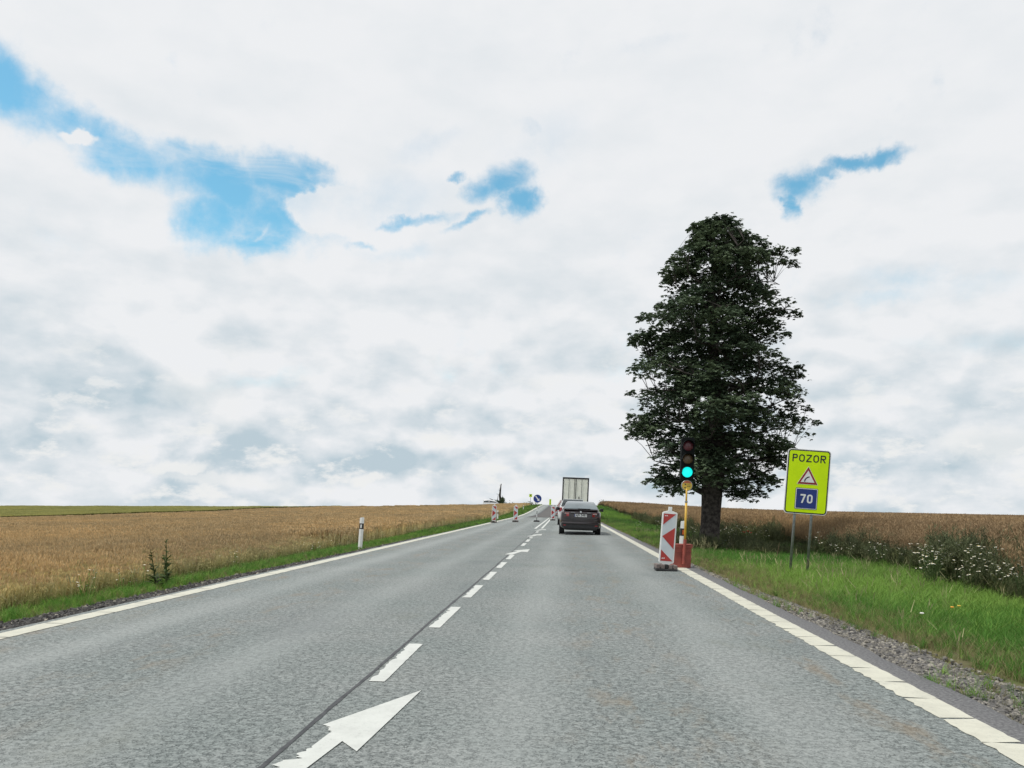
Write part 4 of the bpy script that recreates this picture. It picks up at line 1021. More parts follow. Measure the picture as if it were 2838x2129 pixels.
m_lamboff = material('unlit_amber_lens', (0.13, 0.085, 0.045), (0.10, 0.065, 0.035), 60, .3)
m_lgreen = material('lit_green_lens', (0.0, 0.25, 0.22), (0.0, 0.2, 0.18), 60, .4, emit=(0.01, 0.93, 0.86), estr=1.0)
m_chrome = material('bright_metal', (0.62, 0.63, 0.64), (0.55, 0.56, 0.57), 5, .18, metal=1.0)
m_carbrown = material('dark_brown_metallic_paint', (0.022, 0.014, 0.016), (0.017, 0.012, 0.013), 3, .28, metal=.35, coat=1.0)
m_carsilver = material('silver_grey_paint', (0.66, 0.68, 0.68), (0.62, 0.64, 0.64), 3, .3, metal=.1, coat=1.0)
m_carwhite = material('white_vehicle_paint', (0.74, 0.75, 0.75), (0.70, 0.71, 0.71), 3, .3, coat=1.0)
m_glass = material('tinted_glass', (0.022, 0.032, 0.036), (0.03, 0.04, 0.044), 1.2, .04, spec=.8, coat=.6)
m_glassl = material('rear_glass', (0.10, 0.135, 0.15), (0.06, 0.085, 0.095), 2.2, .05, spec=.9, coat=.8)
m_trim = material('black_trim', (0.02, 0.02, 0.022), (0.028, 0.028, 0.03), 8, .5)
m_tail = material('tail_light_red', (0.360, 0.017, 0.019), (0.270, 0.012, 0.014), 5, .15, coat=1)
m_tailc = material('tail_light_clear', (0.36, 0.26, 0.25), (0.28, 0.2, 0.19), 5, .12, coat=1)
m_rim = material('alloy_rim', (0.35, 0.36, 0.37), (0.28, 0.29, 0.30), 5, .3, metal=.8)
m_truckp = material('trailer_door_panel', (0.794, 0.806, 0.717), (0.717, 0.730, 0.640), 3, .5)
m_orange = material('orange_reflector', (0.65, 0.14, 0.03), (0.55, 0.11, 0.02), 5, .3)

def text_mesh(name, txt, size, mat, parent, x, y, z, width=None, bold=0.0, depth=.0015):
    cu = bpy.data.curves.new(name, 'FONT'); cu.body = txt; cu.size = size; cu.align_x = 'CENTER'; cu.align_y = 'CENTER'
    cu.extrude = depth; cu.offset = bold; cu.resolution_u = 4
    tmp = bpy.data.objects.new(name, cu); COL.objects.link(tmp)
    bpy.context.view_layer.update()
    me = bpy.data.meshes.new_from_object(tmp.evaluated_get(bpy.context.evaluated_depsgraph_get())); bpy.data.objects.remove(tmp)
    me.materials.clear(); me.materials.append(mat)
    co = np.zeros(len(me.vertices) * 3, np.float32); me.vertices.foreach_get('co', co); co = co.reshape(-1, 3)
    mn, mx_ = co.min(0), co.max(0); co[:, :2] -= (mn[:2] + mx_[:2]) / 2
    s = (size_target(width, mx_[0] - mn[0])) if width else 1; co[:, 0] *= s
    out = np.stack([co[:, 0], -co[:, 2], co[:, 1]], 1)
    me.vertices.foreach_set('co', out.ravel()); me.update()
    o = bpy.data.objects.new(name, me); COL.objects.link(o); o.parent = parent; o.location = (x, y, z)
    return o
def size_target(w_, cur): return w_ / cur
def rrect(w_, h, r, cx=0, cz=0, n=5):
    pts = []
    for (sx, sz, a0) in ((1, 1, 0), (-1, 1, 90), (-1, -1, 180), (1, -1, 270)):
        for k in range(n + 1):
            a = R(a0 + 90 * k / n); pts.append((cx + sx * (w_ / 2 - r) + r * cos(a), cz + sz * (h / 2 - r) + r * sin(a)))
    return pts
def frame_ring(mb, outer, inner, y0, y1):
    n = len(outer)
    vs = [(x, y0, z) for x, z in outer] + [(x, y0, z) for x, z in inner] + [(x, y1, z) for x, z in outer] + [(x, y1, z) for x, z in inner]
    fs = []
    for i in range(n):
        j = (i + 1) % n
        fs += [(i, j, n + j, n + i), (2 * n + i, 3 * n + i, 3 * n + j, 2 * n + j), (i, 2 * n + i, 2 * n + j, j), (n + i, n + j, 3 * n + j, 3 * n + i)]
    mb.add(vs, fs)

# ------------------------------------------------------------------ yellow-green POZOR sign
sg = thing('warning_sign', 'large yellow-green sign reading POZOR with a bend triangle and 70 on two posts', 'road sign', (5.30, 18.6, -.27), (0, R(3.4), R(1.5)))
SB, SW, SH = 1.425, 0.97, 1.475
zc = SB + SH / 2
MB().poly_prism(rrect(SW, SH, .085, 0, zc), -.012, .012).build('panel', m_signw, sg, bevel=.002)
MB().poly_prism(rrect(SW - .035, SH - .035, .07, 0, zc), -.0145, -.0125).build('black_border', m_signk, sg)
MB().poly_prism(rrect(SW - .085, SH - .085, .05, 0, zc), -.017, -.015).build('face', m_signy, sg)
def letter(ch, x0, z0, w_, h, t, y_):
    mb = MB()
    def bar_(a, b_, k=0):
        (xa, za), (xb, zb2) = a, b_; L_ = math.hypot(xb - xa, zb2 - za); nx_, nz_ = -(zb2 - za) / L_ * t / 2, (xb - xa) / L_ * t / 2
        mb.poly_prism([(xa + nx_, za + nz_), (xa - nx_, za - nz_), (xb - nx_, zb2 - nz_), (xb + nx_, zb2 + nz_)], y_ - .0004 * k, y_ + .001)
    def loop(xa, xb, za, zb2, r0):
        frame_ring(mb, rrect(xb - xa, zb2 - za, r0, (xa + xb) / 2, (za + zb2) / 2, 6), rrect(xb - xa - 2 * t, zb2 - za - 2 * t, max(.004, r0 - t), (xa + xb) / 2, (za + zb2) / 2, 6), y_, y_ + .001)
    x1, z1 = x0 + w_, z0 + h
    if ch in '0O': loop(x0, x1, z0, z1, w_ * .46)
    if ch == 'Z':
        bar_((x0, z1 - t / 2), (x1, z1 - t / 2)); bar_((x0, z0 + t / 2), (x1, z0 + t / 2)); bar_((x0 + t * .6, z0 + t), (x1 - t * .6, z1 - t), 1)
    if ch in 'PR':
        loop(x0 + .001, x1, z0 + h * .42, z1, h * .24); bar_((x0 + t / 2, z0), (x0 + t / 2, z1), 1)
        if ch == 'R': bar_((x0 + w_ * .5, z0 + h * .44), (x1 - t * .45, z0), 2)
    if ch == '7': bar_((x0, z1 - t / 2), (x1, z1 - t / 2)); bar_((x1 - t * .55, z1 - t * .6), (x0 + w_ * .32, z0), 1)
    return mb
xx = -.375
for ch in 'POZOR':
    wl = {'P': .115, 'O': .128, 'Z': .125, 'R': .125}[ch]
    letter(ch, xx, SB + SH - .29, wl, .17, .028, -.0185).build('letter', m_signk, sg); xx += wl + .0325
def tri(cx, zb, w_, h): return [(cx - w_ / 2, zb), (cx + w_ / 2, zb), (cx, zb + h)]
zt = SB + SH - .79
MB().poly_prism(tri(0, zt - .008, .475, .415), -.0185, -.0175).build('triangle_rim', m_signw, sg)
MB().poly_prism(tri(0, zt, .45, .39), -.0205, -.019).build('triangle_border', m_signr, sg)
MB().poly_prism(tri(0, zt + .042, .312, .268), -.0225, -.021).build('triangle_field', m_signw, sg)
arc = []; K = 10
for k in range(K + 1): a = R(180 - 85 * k / K); arc.append((.045 + .125 * cos(a), zt + .055 + .125 * sin(a)))
for k in range(K, -1, -1): a = R(180 - 85 * k / K); arc.append((.045 + .10 * cos(a), zt + .055 + .10 * sin(a)))
mb = MB()
for k in range(K): mb.poly_prism([arc[k], arc[k + 1], arc[-2 - k], arc[-1 - k]], -.0245, -.023)
mb.build('bend_symbol', m_signk, sg)
zq = SB + .355
MB().poly_prism(rrect(.505, .485, .03, -.0, zq), -.0185, -.0175).build('square_outline', m_signk, sg)
MB().poly_prism(rrect(.485, .465, .025, -.0, zq), -.0205, -.019).build('square_rim', m_signw, sg)
MB().poly_prism(rrect(.455, .435, .015, -.0, zq), -.0225, -.021).build('square_field', m_signb, sg)
letter('7', -.135, zq - .10, .12, .20, .036, -.0245).build('numeral', m_signw, sg)
letter('0', .015, zq - .10, .125, .20, .036, -.0245).build('numeral', m_signw, sg)
for px in (-.215, .165):
    p_ = MB(); p_.tube((px, .045, -.12 if px < 0 else .0), (px, .045, SB + SH - .08), .03, .03, 14); p_.build('post', m_galv, sg, smooth=True)
for zz in (SB + .2, SB + SH - .25):
    c_ = MB(); c_.box(-.42, .42, .012, .018, zz - .025, zz + .025)
    c_.build('bracket', m_galv, sg)

# ------------------------------------------------------------------ roadwork barriers
def barrier_tree(name, label, loc, rot, facing=-1, group='red and white roadwork barriers'):
    """facing -1: middle red point to the left, +1: to the right"""
    t = thing(name, label, 'barrier', loc, rot, group)
    f = -facing      # mirror factor for the printed triangles
    W_, Z0 = .15, .155
    out = [(-.035, 1.275), (-.035, 1.20), (-.135, 1.165), (-W_, 1.15), (-W_, .175), (-.14, .155), (-.03, .11), (.03, .11), (.14, .155), (W_, .175), (W_, 1.15), (.135, 1.165), (.035, 1.20), (.035, 1.275)]
    inr = [(-.12, 1.135), (-.12, .195), (.12, .195), (.12, 1.135)]
    b_ = MB(); b_.poly_prism(out[::-1], -.02, .02); b_.build('frame', m_white, t, bevel=.006)
    MB().poly_prism([(-.124, .19), (.124, .19), (.124, 1.14), (-.124, 1.14)], -.024, -.0205).build('panel', m_silverref, t)
    zt_, zb_ = 1.137, .193; X = .122
    tris = [[(-X, zt_), (X, zt_), (-X, zt_ - .225)], [(X, zt_ - .27), (X, zt_ - .70), (-X, zt_ - .455)], [(-X, zt_ - .72), (X, zb_), (-X, zb_)]]
    for tr_ in tris: MB().poly_prism([(f * a, b2) for a, b2 in tr_], -.027, -.0245).build('red_stripe', m_redfilm, t)
    bs = MB(); bs.box(-.21, .21, -.17, .17, 0, .045); bs.box(-.035, .035, -.12, .12, .045, .13); bs.build('foot', m_black, t, bevel=.01)
    for px in (-.175, -.075, .075, .175):
        q = MB(); q.box(px - .033, px + .033, -.165, .165, .045, .125); q.build('foot_block', m_base, t, bevel=.008)
    return t
near = barrier_tree('traffic_barrier', 'nearest red and white barrier leaning before the red box, point facing left', (1.975, 16.2, 0), (0, R(3.6), R(2)), -1)
for zz, s in ((1.085, 'label'), (.235, 'label')):
    m_ = MB()
    for k, (a, w_, h) in enumerate(((-.098, .014, .018), (-.08, .010, .022), (-.067, .005, .012), (-.055, .012, .026))): m_.box(a, a + w_, -.0285, -.0272, zz, zz + h)
    m_.build('maker_mark', m_signw, near)
far_b = [(-4.955, 54.5, 'leftmost barrier standing on the left edge line'), (-3.681, 58.0, 'barrier left of the blue arrow sign with point facing right'),
         (-1.10, 66.5, 'first barrier on the centre line right of the dark patch'), (-1.10, 90.0, 'second barrier on the centre line behind the first one'),
         (-1.10, 103, 'third barrier of the row climbing the centre line'), (-1.10, 115.0, 'fourth barrier of the row climbing the centre line'), (-1.10, 127, 'fifth barrier of the row climbing the centre line'), (-1.10, 140.0, 'sixth barrier of the row climbing the centre line'),
         (-1.10, 153, 'seventh barrier, smallest but one, beside the truck'), (-1.10, 166, 'farthest small barrier near the crest beside the truck')]
proto = None
for k, (x_, y_, lb) in enumerate(far_b):
    if proto is None: o = proto = barrier_tree('traffic_barrier', lb, (0, 0, 0), (0, 0, 0), 1)
    else: o = copy_tree(proto); o['label'] = lb
    o.location = (x_, y_, float(zr(y_))); o.rotation_euler = (0, R([1.0, .4, -.5, 1.2][k % 4] + 1.2), R([2, -3, 4][k % 3]))

# ------------------------------------------------------------------ temporary traffic light
bx = thing('ballast_box', 'red steel ballast box carrying the traffic light pole', 'box', (2.41, 17.2, 0), (0, R(1.2), R(3)))
b_ = MB(); hw = .205
b_.box(-.185, .185, -.17, .17, .0, .42); b_.build('tub', m_redbox, bx, bevel=.006)
b_ = MB(); b_.box(-.205, .205, -.19, .19, .42, .475); b_.build('lid', m_redbox, bx, bevel=.006)
b_ = MB(); b_.box(-.21, .21, -.195, .195, .475, .492); b_.build('lid_rim', m_redbox, bx, bevel=.003)
b_ = MB(); b_.box(-.19, .19, -.185, -.171, .335, .352); b_.box(-.189, .189, .171, .185, .335, .352); b_.build('rib', m_redbox, bx)
b_ = MB(); b_.tube((.02, -.225, .08), (.035, -.225, .60), .034, .034, 14); b_.box(-.02, .07, -.20, -.19, .28, .42); b_.build('pole_socket', m_redbox, bx, smooth=False)
tl = thing('traffic_light', 'temporary traffic light showing green on a yellow pole', 'traffic light', (2.465, 16.975, .60), (0, R(1.1), 0))
b_ = MB(); b_.tube((0, 0, -.15), (0, 0, .78), .024, .024, 14); b_.build('lower_pole', m_yelpole, tl, smooth=True)
b_ = MB(); b_.tube((0, 0, .70), (0.0, 0, 1.06), .019, .019, 14); b_.build('upper_pole', m_yelpole, tl, smooth=True)
b_ = MB(); b_.tube((0, 0, .77), (0, 0, .80), .030, .030, 14); b_.build('clamp', m_galv, tl)
hs = MB(); hs.poly_prism(rrect(.27, .90, .05, 0, 1.685), .0, .17); hs.build('housing', m_house, tl, bevel=.01)
lens_z = {'green': 1.405, 'amber': 1.68, 'red': 1.955}
for c_, mt in (('red', m_lredoff), ('amber', m_lamboff), ('green', m_lgreen)):
    z_ = lens_z[c_]
    hd = MB(); hd.use(m_house)
    hd.lathe([(.128, -.012), (.128, .0), (.112, .0), (.112, -.012)], 'y', 28, (0, 0, z_), ring=True); bz = hd.build('lens_ring', None, tl)
    ln = MB(); ln.lathe([(.001, -.030), (.04, -.028), (.08, -.02), (.108, -.004), (.108, 0.004), (.001, .004)], 'y', 28, (0, 0, z_))
    ln.build(c_ + '_lens', mt, tl, smooth=True)
    vz = MB(); n = 16; rg = []
    for yy_ in (-.012, -.13):
        rg.append([((.126 * cos(R(-5 + 190 * k / n))), yy_, z_ + .126 * sin(R(-5 + 190 * k / n)) * (1 if yy_ > -.1 else .95)) for k in range(n + 1)] + [((.120 * cos(R(-5 + 190 * k / n))), yy_, z_ + .120 * sin(R(-5 + 190 * k / n)) * (1 if yy_ > -.1 else .95)) for k in range(n, -1, -1)])
    vz.loft(rg); vz.build('visor', m_house, tl)
dk = MB(); dk.lathe([(.001, -.004), (.112, -.004), (.116, .0), (.116, .06), (.001, .06)], 'y', 32, (0.005, 0, 1.125)); dk.build('marker_disc', m_galv, tl)
def circ(r0, z0, zlo, zhi, n=28):
    pts = []
    for k in range(n):
        a = 2 * pi * k / n; x_, z_ = r0 * cos(a), r0 * sin(a); pts.append((x_ + .005, z0 + min(max(z_, zlo), zhi)))
    return pts
m_discy = material('disc_yellow', (0.60, 0.43, 0.06), (0.55, 0.38, 0.05), 7, .5)
m_discr = material('disc_orange', (0.50, 0.14, 0.06), (0.44, 0.12, 0.05), 7, .5)
MB().poly_prism(circ(.103, 1.125, -.2, .2), -.0065, -.0045).build('disc_field', m_discy, tl)
seg = [(.005 + .102 * cos(R(a)), 1.125 + .102 * sin(R(a))) for a in range(28, 153, 8)]
MB().poly_prism(seg, -.009, -.007).build('disc_band', m_discr, tl)
mk = MB()
for (a, z_, w_, h) in ((-.045, .012, .028, .024), (-.05, -.055, .03, .022), (.0, -.022, .075, .009), (-.0, .010, .07, .006)): mk.box(a, a + w_, -.0085, -.007, 1.125 + z_, 1.125 + z_ + h)
mk.build('disc_print', m_trim, tl)

# ------------------------------------------------------------------ blue arrow sign on the closed lane
bs = thing('arrow_sign', 'round blue sign with white arrow pointing down right on a striped post', 'road sign', (-2.205, 60, 0), (0, R(1.4), 0))
b_ = MB(); b_.box(-.23, .23, -.16, .16, 0, .06); b_.box(-.2, .2, -.12, .12, .06, .115); b_.build('foot', m_black, bs, bevel=.01)
for k in range(8):
    q = MB(); q.tube((0, 0.02, .1 + k * .24), (0, 0.02, .1 + (k + 1) * .24), .022, .022, 10); q.build('post_band', m_signw if k % 2 else m_trim, bs)
b_ = MB(); b_.lathe([(.001, -.012), (.30, -.012), (.315, -.006), (.315, .004), (.001, .004)], 'y', 36, (0, 0, 1.745)); b_.build('disc', m_signb, bs)
b_ = MB(); b_.lathe([(.300, -.0135), (.318, -.0135), (.318, -.005), (.300, -.0125)], 'y', 36, (0, 0, 1.745), ring=True); b_.build('rim', m_signw, bs)
def rotp(pts, a, cx, cz): return [(cx + x * cos(a) - z * sin(a), cz + x * sin(a) + z * cos(a)) for x, z in pts]
aw = rotp([(-.245, -.038), (.06, -.038), (.06, -.115), (.24, 0), (.06, .115), (.06, .038), (-.245, .038)], R(-50), .005, 1.745)
b_ = MB()
b_.poly_prism([aw[0], aw[1], aw[5], aw[6]], -.016, -.0137); b_.poly_prism([aw[2], aw[3], aw[4]], -.016, -.0137); b_.build('arrow', m_signw, bs)

# ------------------------------------------------------------------ delineator posts
def delineator(label, loc, rot, lens, hgt=.84, chip=False):
    t = thing('delineator_post', label, 'road post', loc, rot, 'white delineator posts along the road')
    b_ = MB(); pts = [(-.06, -.03), (0, -.045), (.06, -.03), (.05, .035), (-.05, .035)]
    def seg_(z0, z1, m_, nm, e=0):
        q = MB(); q.loft([[(x * (1 + e), y_ * (1 + e), z0) for x, y_ in pts], [(x * (1 + e), y_ * (1 + e), z1 + (.0 if z1 < hgt else -.02 * (x < 0))) for x, y_ in pts]])
        q.build(nm, m_, t)
    seg_(-.05, hgt * .63, m_white, 'lower_body'); seg_(hgt * .631, hgt * .81, m_signk, 'black_band', .03); seg_(hgt * .811, hgt, m_white, 'upper_body')
    q = MB(); q.box(-.022, .022, -.056, -.048, hgt * .665, hgt * .775); q.build('reflector', lens, t)
    return t
dl1 = delineator('nearest white delineator post, on the left verge at the wheat edge', (-6.05, 23.2, gz(-6.05, 23.2)), (0, R(3.2), R(-6)), m_signw, .93)
delineator('white delineator post just right of the leftmost barrier', (-5.93, 69, gz(-5.93, 69)), (0, R(1), R(-6)), m_signw, .86)
delineator('farthest white delineator post, small, on the left verge beside the dark patch', (-7.0, 131, gz(-7.0, 131)), (0, 0, R(-6)), m_signw, .85)
delineator('white delineator post with orange reflector standing behind the red ballast box', (2.655, 18.9, 0), (0, R(3.5), R(8)), m_orange, .96)
delineator('small white delineator post on the crest between the two far yellow signs', (-6.2, 176, gz(-6.2, 176)), (0, 0, 0), m_signw, .85)

# ------------------------------------------------------------------ far yellow signs at the crest
fs = thing('warning_sign', 'small yellow-green sign with black figure on a tall post at the crest', 'road sign', (-8.27, 185, gz(-8.27, 185)), (0, R(1), 0))
zf = 3.1 - gz(-8.27, 185)
b_ = MB(); b_.tube((0, 0.03, -.1), (0, .03, zf + .5), .045, .045, 8); b_.build('post', m_galv, fs)
MB().box(-.33, .33, -.015, .012, zf, zf + .68).build('panel', m_signy, fs)
b_ = MB(); b_.poly_prism([(-.22, zf + .08), (-.12, zf + .08), (-.02, zf + .42), (.02, zf + .42), (.16, zf + .08), (.25, zf + .08), (.1, zf + .5), (.2, zf + .56), (.02, zf + .63), (-.17, zf + .56), (-.08, zf + .5)], -.02, -.017); b_.build('symbol', m_signk, fs)
fs2 = thing('warning_sign', 'narrow tall yellow-green panel with stacked black marks standing past the crest', 'road sign', (-4.0, 202, gz(-4.0, 202)), (0, R(1), 0))
zf = 1.35 - gz(-4.0, 202)
MB().box(-.24, .24, -.015, .012, zf, zf + 1.45).build('panel', m_signy, fs2)
for k in range(3):
    z_ = zf + .12 + k * .45
    b_ = MB(); b_.poly_prism([(-.14, z_), (.12, z_ + .08), (.15, z_ + .2), (.02, z_ + .24), (.15, z_ + .36), (-.15, z_ + .30), (-.05, z_ + .17)], -.02, -.017); b_.build('mark', m_signk, fs2)
for px in (-.15, .15):
    b_ = MB(); b_.tube((px, .03, -.1), (px, .03, zf + 1.3), .03, .03, 8); b_.build('post', m_galv, fs2)

# ------------------------------------------------------------------ vehicles
def wheel(parent, x_, y_, r_, w_, side):
    t = MB(); t.lathe([(r_ * .62, -w_ / 2), (r_ * .93, -w_ / 2), (r_, -w_ * .36), (r_, w_ * .36), (r_ * .93, w_ / 2), (r_ * .62, w_ / 2)], 'x', 28, (x_, y_, r_))
    wh = t.build('wheel', m_black, parent, smooth=True)
    q = MB(); q.lathe([(.02, side * w_ * .40), (r_ * .25, side * w_ * .44), (r_ * .60, side * w_ * .46), (r_ * .63, side * w_ * .3), (r_ * .6, 0), (.02, 0)], 'x', 28, (x_, y_, r_))
    q.build('rim', m_rim, wh, smooth=True)
def body_ring(w_, zb, zt, y_, tw=.9, mid=.5):
    """closed ring of a lower body section"""
    h = zt - zb
    half = [(w_ * .80, zb), (w_ * .95, zb + .06), (w_ * .99, zb + h * .25), (w_, zb + h * mid), (w_ * .985, zb + h * .78), (w_ * (tw * .4 + .6), zt - .035), (w_ * tw, zt)]
    pts = [(x, y_, z) for x, z in half] + [(-x, y_, z) for x, z in half[::-1]]
    return pts
def car(name, label, loc, rot, paint, L, W, H, belt, st, cab, wheel_y, wr, group=None, cat='car', glassm=None):
    """st: body stations (y, half width, z bottom, z top); cab: (rear base y, rear top y, front top y, front base y)"""
    t = thing(name, label, cat, loc, rot, group)
    b_ = MB(); b_.loft([body_ring(w_, zb, zt, y_) for y_, w_, zb, zt in st]); bd = b_.build('body', paint, t, smooth=True, subsurf=2)
    hw = W / 2
    y0, y1, y2, y3 = cab; zb = belt - .03
    def ring(y_, wb, wt, z0, z1):
        return [(wb, y_, z0), ((wb + wt) / 2 + .012, y_, (z0 + z1) / 2), (wt, y_, z1 - .05), (wt * .86, y_, z1 - .008), (wt * .4, y_, z1 + .006), (-wt * .4, y_, z1 + .006), (-wt * .86, y_, z1 - .008), (-wt, y_, z1 - .05), (-(wb + wt) / 2 - .012, y_, (z0 + z1) / 2), (-wb, y_, z0)]
    wt = hw * .70; wb = hw * .90
    ym = (y1 + y2) / 2
    def lerp_r(y_):
        if y_ < y1: k = (y_ - y0) / (y1 - y0); s = sin(k * pi / 2) ** .9
        elif y_ > y2: k = (y3 - y_) / (y3 - y2); s = k ** .9
        else: s = 1
        return s
    rings = []
    for y_ in [y0, y0 + (y1 - y0) * .25, y0 + (y1 - y0) * .5, y0 + (y1 - y0) * .75, y1, ym, y2, y2 + (y3 - y2) * .33, y2 + (y3 - y2) * .66, y3]:
        s = lerp_r(y_); zt = zb + .06 + (H - zb - .06) * s
        rings.append(ring(y_, wb - (.03 if y_ in (y0, y3) else 0), wb + (wt - wb) * s, zb, zt))
    c_ = MB(); c_.loft(rings); c_.build('cabin', paint, t, smooth=True)
    gm = glassm or m_glass
    # side windows
    for sd in (-1, 1):
        for (ya, yb) in ((y0 + (y1 - y0) * .62, ym - .10), (ym + .02, y2 + (y3 - y2) * .60)):
            g_ = MB(); s0, s1 = lerp_r(ya), lerp_r(yb)
            def pt(y_, f):
                s = lerp_r(y_); z1 = zb + .06 + (H - zb - .06) * s; wtt = wb + (wt - wb) * s
                z = (zb + .06) + (z1 - .08 - zb - .06) * f; x = wb + (wtt - wb) * ((z - zb) / max(.05, (z1 - .05 - zb))) + .022
                return (sd * x, y_, z)
            g_.add([pt(ya, 0), pt(yb, 0), pt(yb, .97), pt(ya, .97)], [(0, 1, 2, 3)]); g_.build('side_window', m_glass, t)
    for (nm, ya, yb, mm) in (('rear_window', y0, y1, gm), ('windscreen', y3, y2, m_glass)):
        g_ = MB(); rows_ = []
        for f in (.08, .3, .5, .7, .90):
            y_ = ya + (yb - ya) * f; s = lerp_r(y_); zt = zb + .06 + (H - zb - .06) * s; wtt = wb + (wt - wb) * s
            off = -.014 if nm == 'rear_window' else .014
            # panes sit a touch outside the cabin skin
            rows_.append([(x * wtt * .93, y_ + off, zt + .006 * (1 - abs(x)) + (-.006 if abs(x) > .8 else 0) + .012) for x in (-1, -.6, 0, .6, 1)])
        g_.loft(rows_, cap=False, closed=False); g_.build(nm, mm, t, smooth=True)
    for y_ in wheel_y:
        for sd in (-1, 1):
            wheel(t, sd * (hw - .115), y_, wr, .22, sd)
            a_ = MB(); a_.lathe([(wr * 1.02, -.03), (wr * 1.16, -.03), (wr * 1.16, .02), (wr * 1.02, .02)], 'x', 24, (sd * (hw - .02), y_, wr), ring=True); a_.build('wheel_arch', m_trim, t)
    for sd in (-1, 1):
        q = MB(); q.loft([[(sd * (hw + .02) + a * .5, y3 - .35 + b2, belt + .06 + c2) for a, b2, c2 in pr2] for pr2 in (
            [(0, 0, -.03), (0, .06, -.03), (0, .06, .05), (0, 0, .05)], [(sd * .18, -.05, -.07), (sd * .18, .09, -.07), (sd * .18, .09, .09), (sd * .18, -.05, .09)], [(sd * .38, -.03, -.055), (sd * .38, .09, -.055), (sd * .38, .09, .07), (sd * .38, -.03, .07)])])
        q.build('door_mirror', m_trim if paint is m_carbrown else paint, t, bevel=.012)
    return t

# the dark brown liftback, seen from behind
sed = car('passenger_car', 'dark brown liftback car driving ahead, nearest vehicle in the right lane', (.60, 34.6, .0), (0, R(1.4), R(0)), m_carbrown, 4.65, 1.81, 1.45, 1.02,
          [(0.0, .76, .34, .86), (.03, .83, .27, 1.0), (.14, .88, .24, 1.065), (.45, .90, .22, 1.045), (1.0, .905, .2, 1.0), (2.2, .905, .2, .98), (3.2, .905, .2, .97), (3.7, .90, .2, .93), (4.2, .87, .22, .84), (4.55, .78, .26, .72), (4.66, .62, .34, .6)],
          (.30, 1.45, 2.55, 3.45), (.93, 3.62), .315, glassm=m_glassl)
rr_ = -.012
q = MB(); q.loft([[(-.74, .12, 1.04), (.74, .12, 1.04), (.74, .28, 1.06), (-.74, .28, 1.06)], [(-.72, .05, 1.085), (.72, .05, 1.085), (.72, .24, 1.085), (-.72, .24, 1.085)]]); q.build('boot_spoiler', m_carbrown, sed, bevel=.01)
for sd in (-1, 1):
    a = [(.50, .955), (.50, .80), (.70, .785), (.83, .81), (.845, .93), (.76, .965)]
    pts = [(sd * x, z) for x, z in a]
    l_ = MB(); n6 = len(pts)
    vs = [(x, -.035 + (.10 if abs(x) > .72 else 0) + (.05 if abs(x) > .8 else 0), z) for x, z in pts] + [(x, .2, z) for x, z in pts]
    l_.add(vs, [tuple(range(n6)), tuple(range(n6, 2 * n6))] + [(i_, (i_ + 1) % n6, n6 + (i_ + 1) % n6, n6 + i_) for i_ in range(n6)])
    tll = l_.build('tail_light', m_tail, sed)
    l2 = MB(); l2.box(min(sd * .52, sd * .70), max(sd * .52, sd * .70), -.042, -.036, .895, .945); l2.build('clear_lens', m_tailc, tll)
q = MB(); q.box(-.265, .265, -.030, -.022, .785, .90); q.build('plate', m_signw, sed)
q = MB(); q.box(-.262, -.232, -.0325, -.0305, .788, .897); q.build('plate_band', m_signb, sed)
text_mesh('plate_text', '6J9 2481', .115, m_signk, sed, .015, -.033, .843, width=.44, bold=.002)
q = MB(); q.box(-.45, .45, -.016, .05, .905, .925); q.build('plate_recess', m_trim, sed)
q = MB(); q.box(-.46, .46, -.012, .05, .69, .705); q.box(-.475, -.462, -.012, .05, .70, .92); q.box(.462, .475, -.012, .05, .70, .92); q.build('boot_gap', m_trim, sed)
q = MB(); q.lathe([(.001, -.008), (.040, -.008), (.045, 0), (.001, 0)], 'y', 20, (0, 0.012, .992)); q.build('badge', m_chrome, sed)
q = MB(); q.box(-.42, -.24, -.004, .02, .962, .974); q.build('lettering', m_chrome, sed)
q = MB(); q.box(.27, .41, -.004, .02, .962, .974); q.build('lettering', m_chrome, sed)
q = MB(); q.loft([[(-.80, -.02, .44), (.80, -.02, .44), (.84, .15, .44), (-.84, .15, .44)], [(-.80, -.04, .50), (.80, -.04, .50), (.86, .15, .50), (-.86, .15, .50)], [(-.78, -.02, .56), (.78, -.02, .56), (.85, .15, .56), (-.85, .15, .56)]]); q.build('bumper', m_carbrown, sed, smooth=True, bevel=.01)
q = MB(); q.loft([[(-.62, .06, .20), (.62, .06, .20), (.66, .3, .20), (-.66, .3, .20)], [(-.70, -.015, .30), (.70, -.015, .30), (.8, .3, .3), (-.8, .3, .3)], [(-.76, -.022, .435), (.76, -.022, .435), (.84, .3, .435), (-.84, .3, .435)]]); q.build('diffuser', m_trim, sed, bevel=.008)
q = MB(); q.box(-.12, .42, .36, .378, 1.125, 1.145)
q.build('rear_wiper', m_trim, sed)
for sd in (-1, 1):
    q = MB(); q.box(min(sd * .62, sd * .74), max(sd * .62, sd * .74), -.030, -.022, .395, .425); q.build('reflector', m_tail, sed)
q = MB(); q.loft([[(-.03, 1.52, 1.455), (.03, 1.52, 1.455), (.02, 1.7, 1.455), (-.02, 1.7, 1.455)], [(-.006, 1.54, 1.515), (.006, 1.54, 1.515), (.004, 1.6, 1.51), (-.004, 1.6, 1.51)]]); q.build('aerial', m_trim, sed)
for px in (-.36, .36):
    q = MB(); q.loft([[(px - .11, 1.5, .95), (px + .11, 1.5, .95), (px + .11, 1.58, .95), (px - .11, 1.58, .95)], [(px - .10, 1.5, 1.27), (px + .10, 1.5, 1.27), (px + .1, 1.56, 1.27), (px - .1, 1.56, 1.27)]]); q.build('headrest', m_trim, sed, bevel=.03)

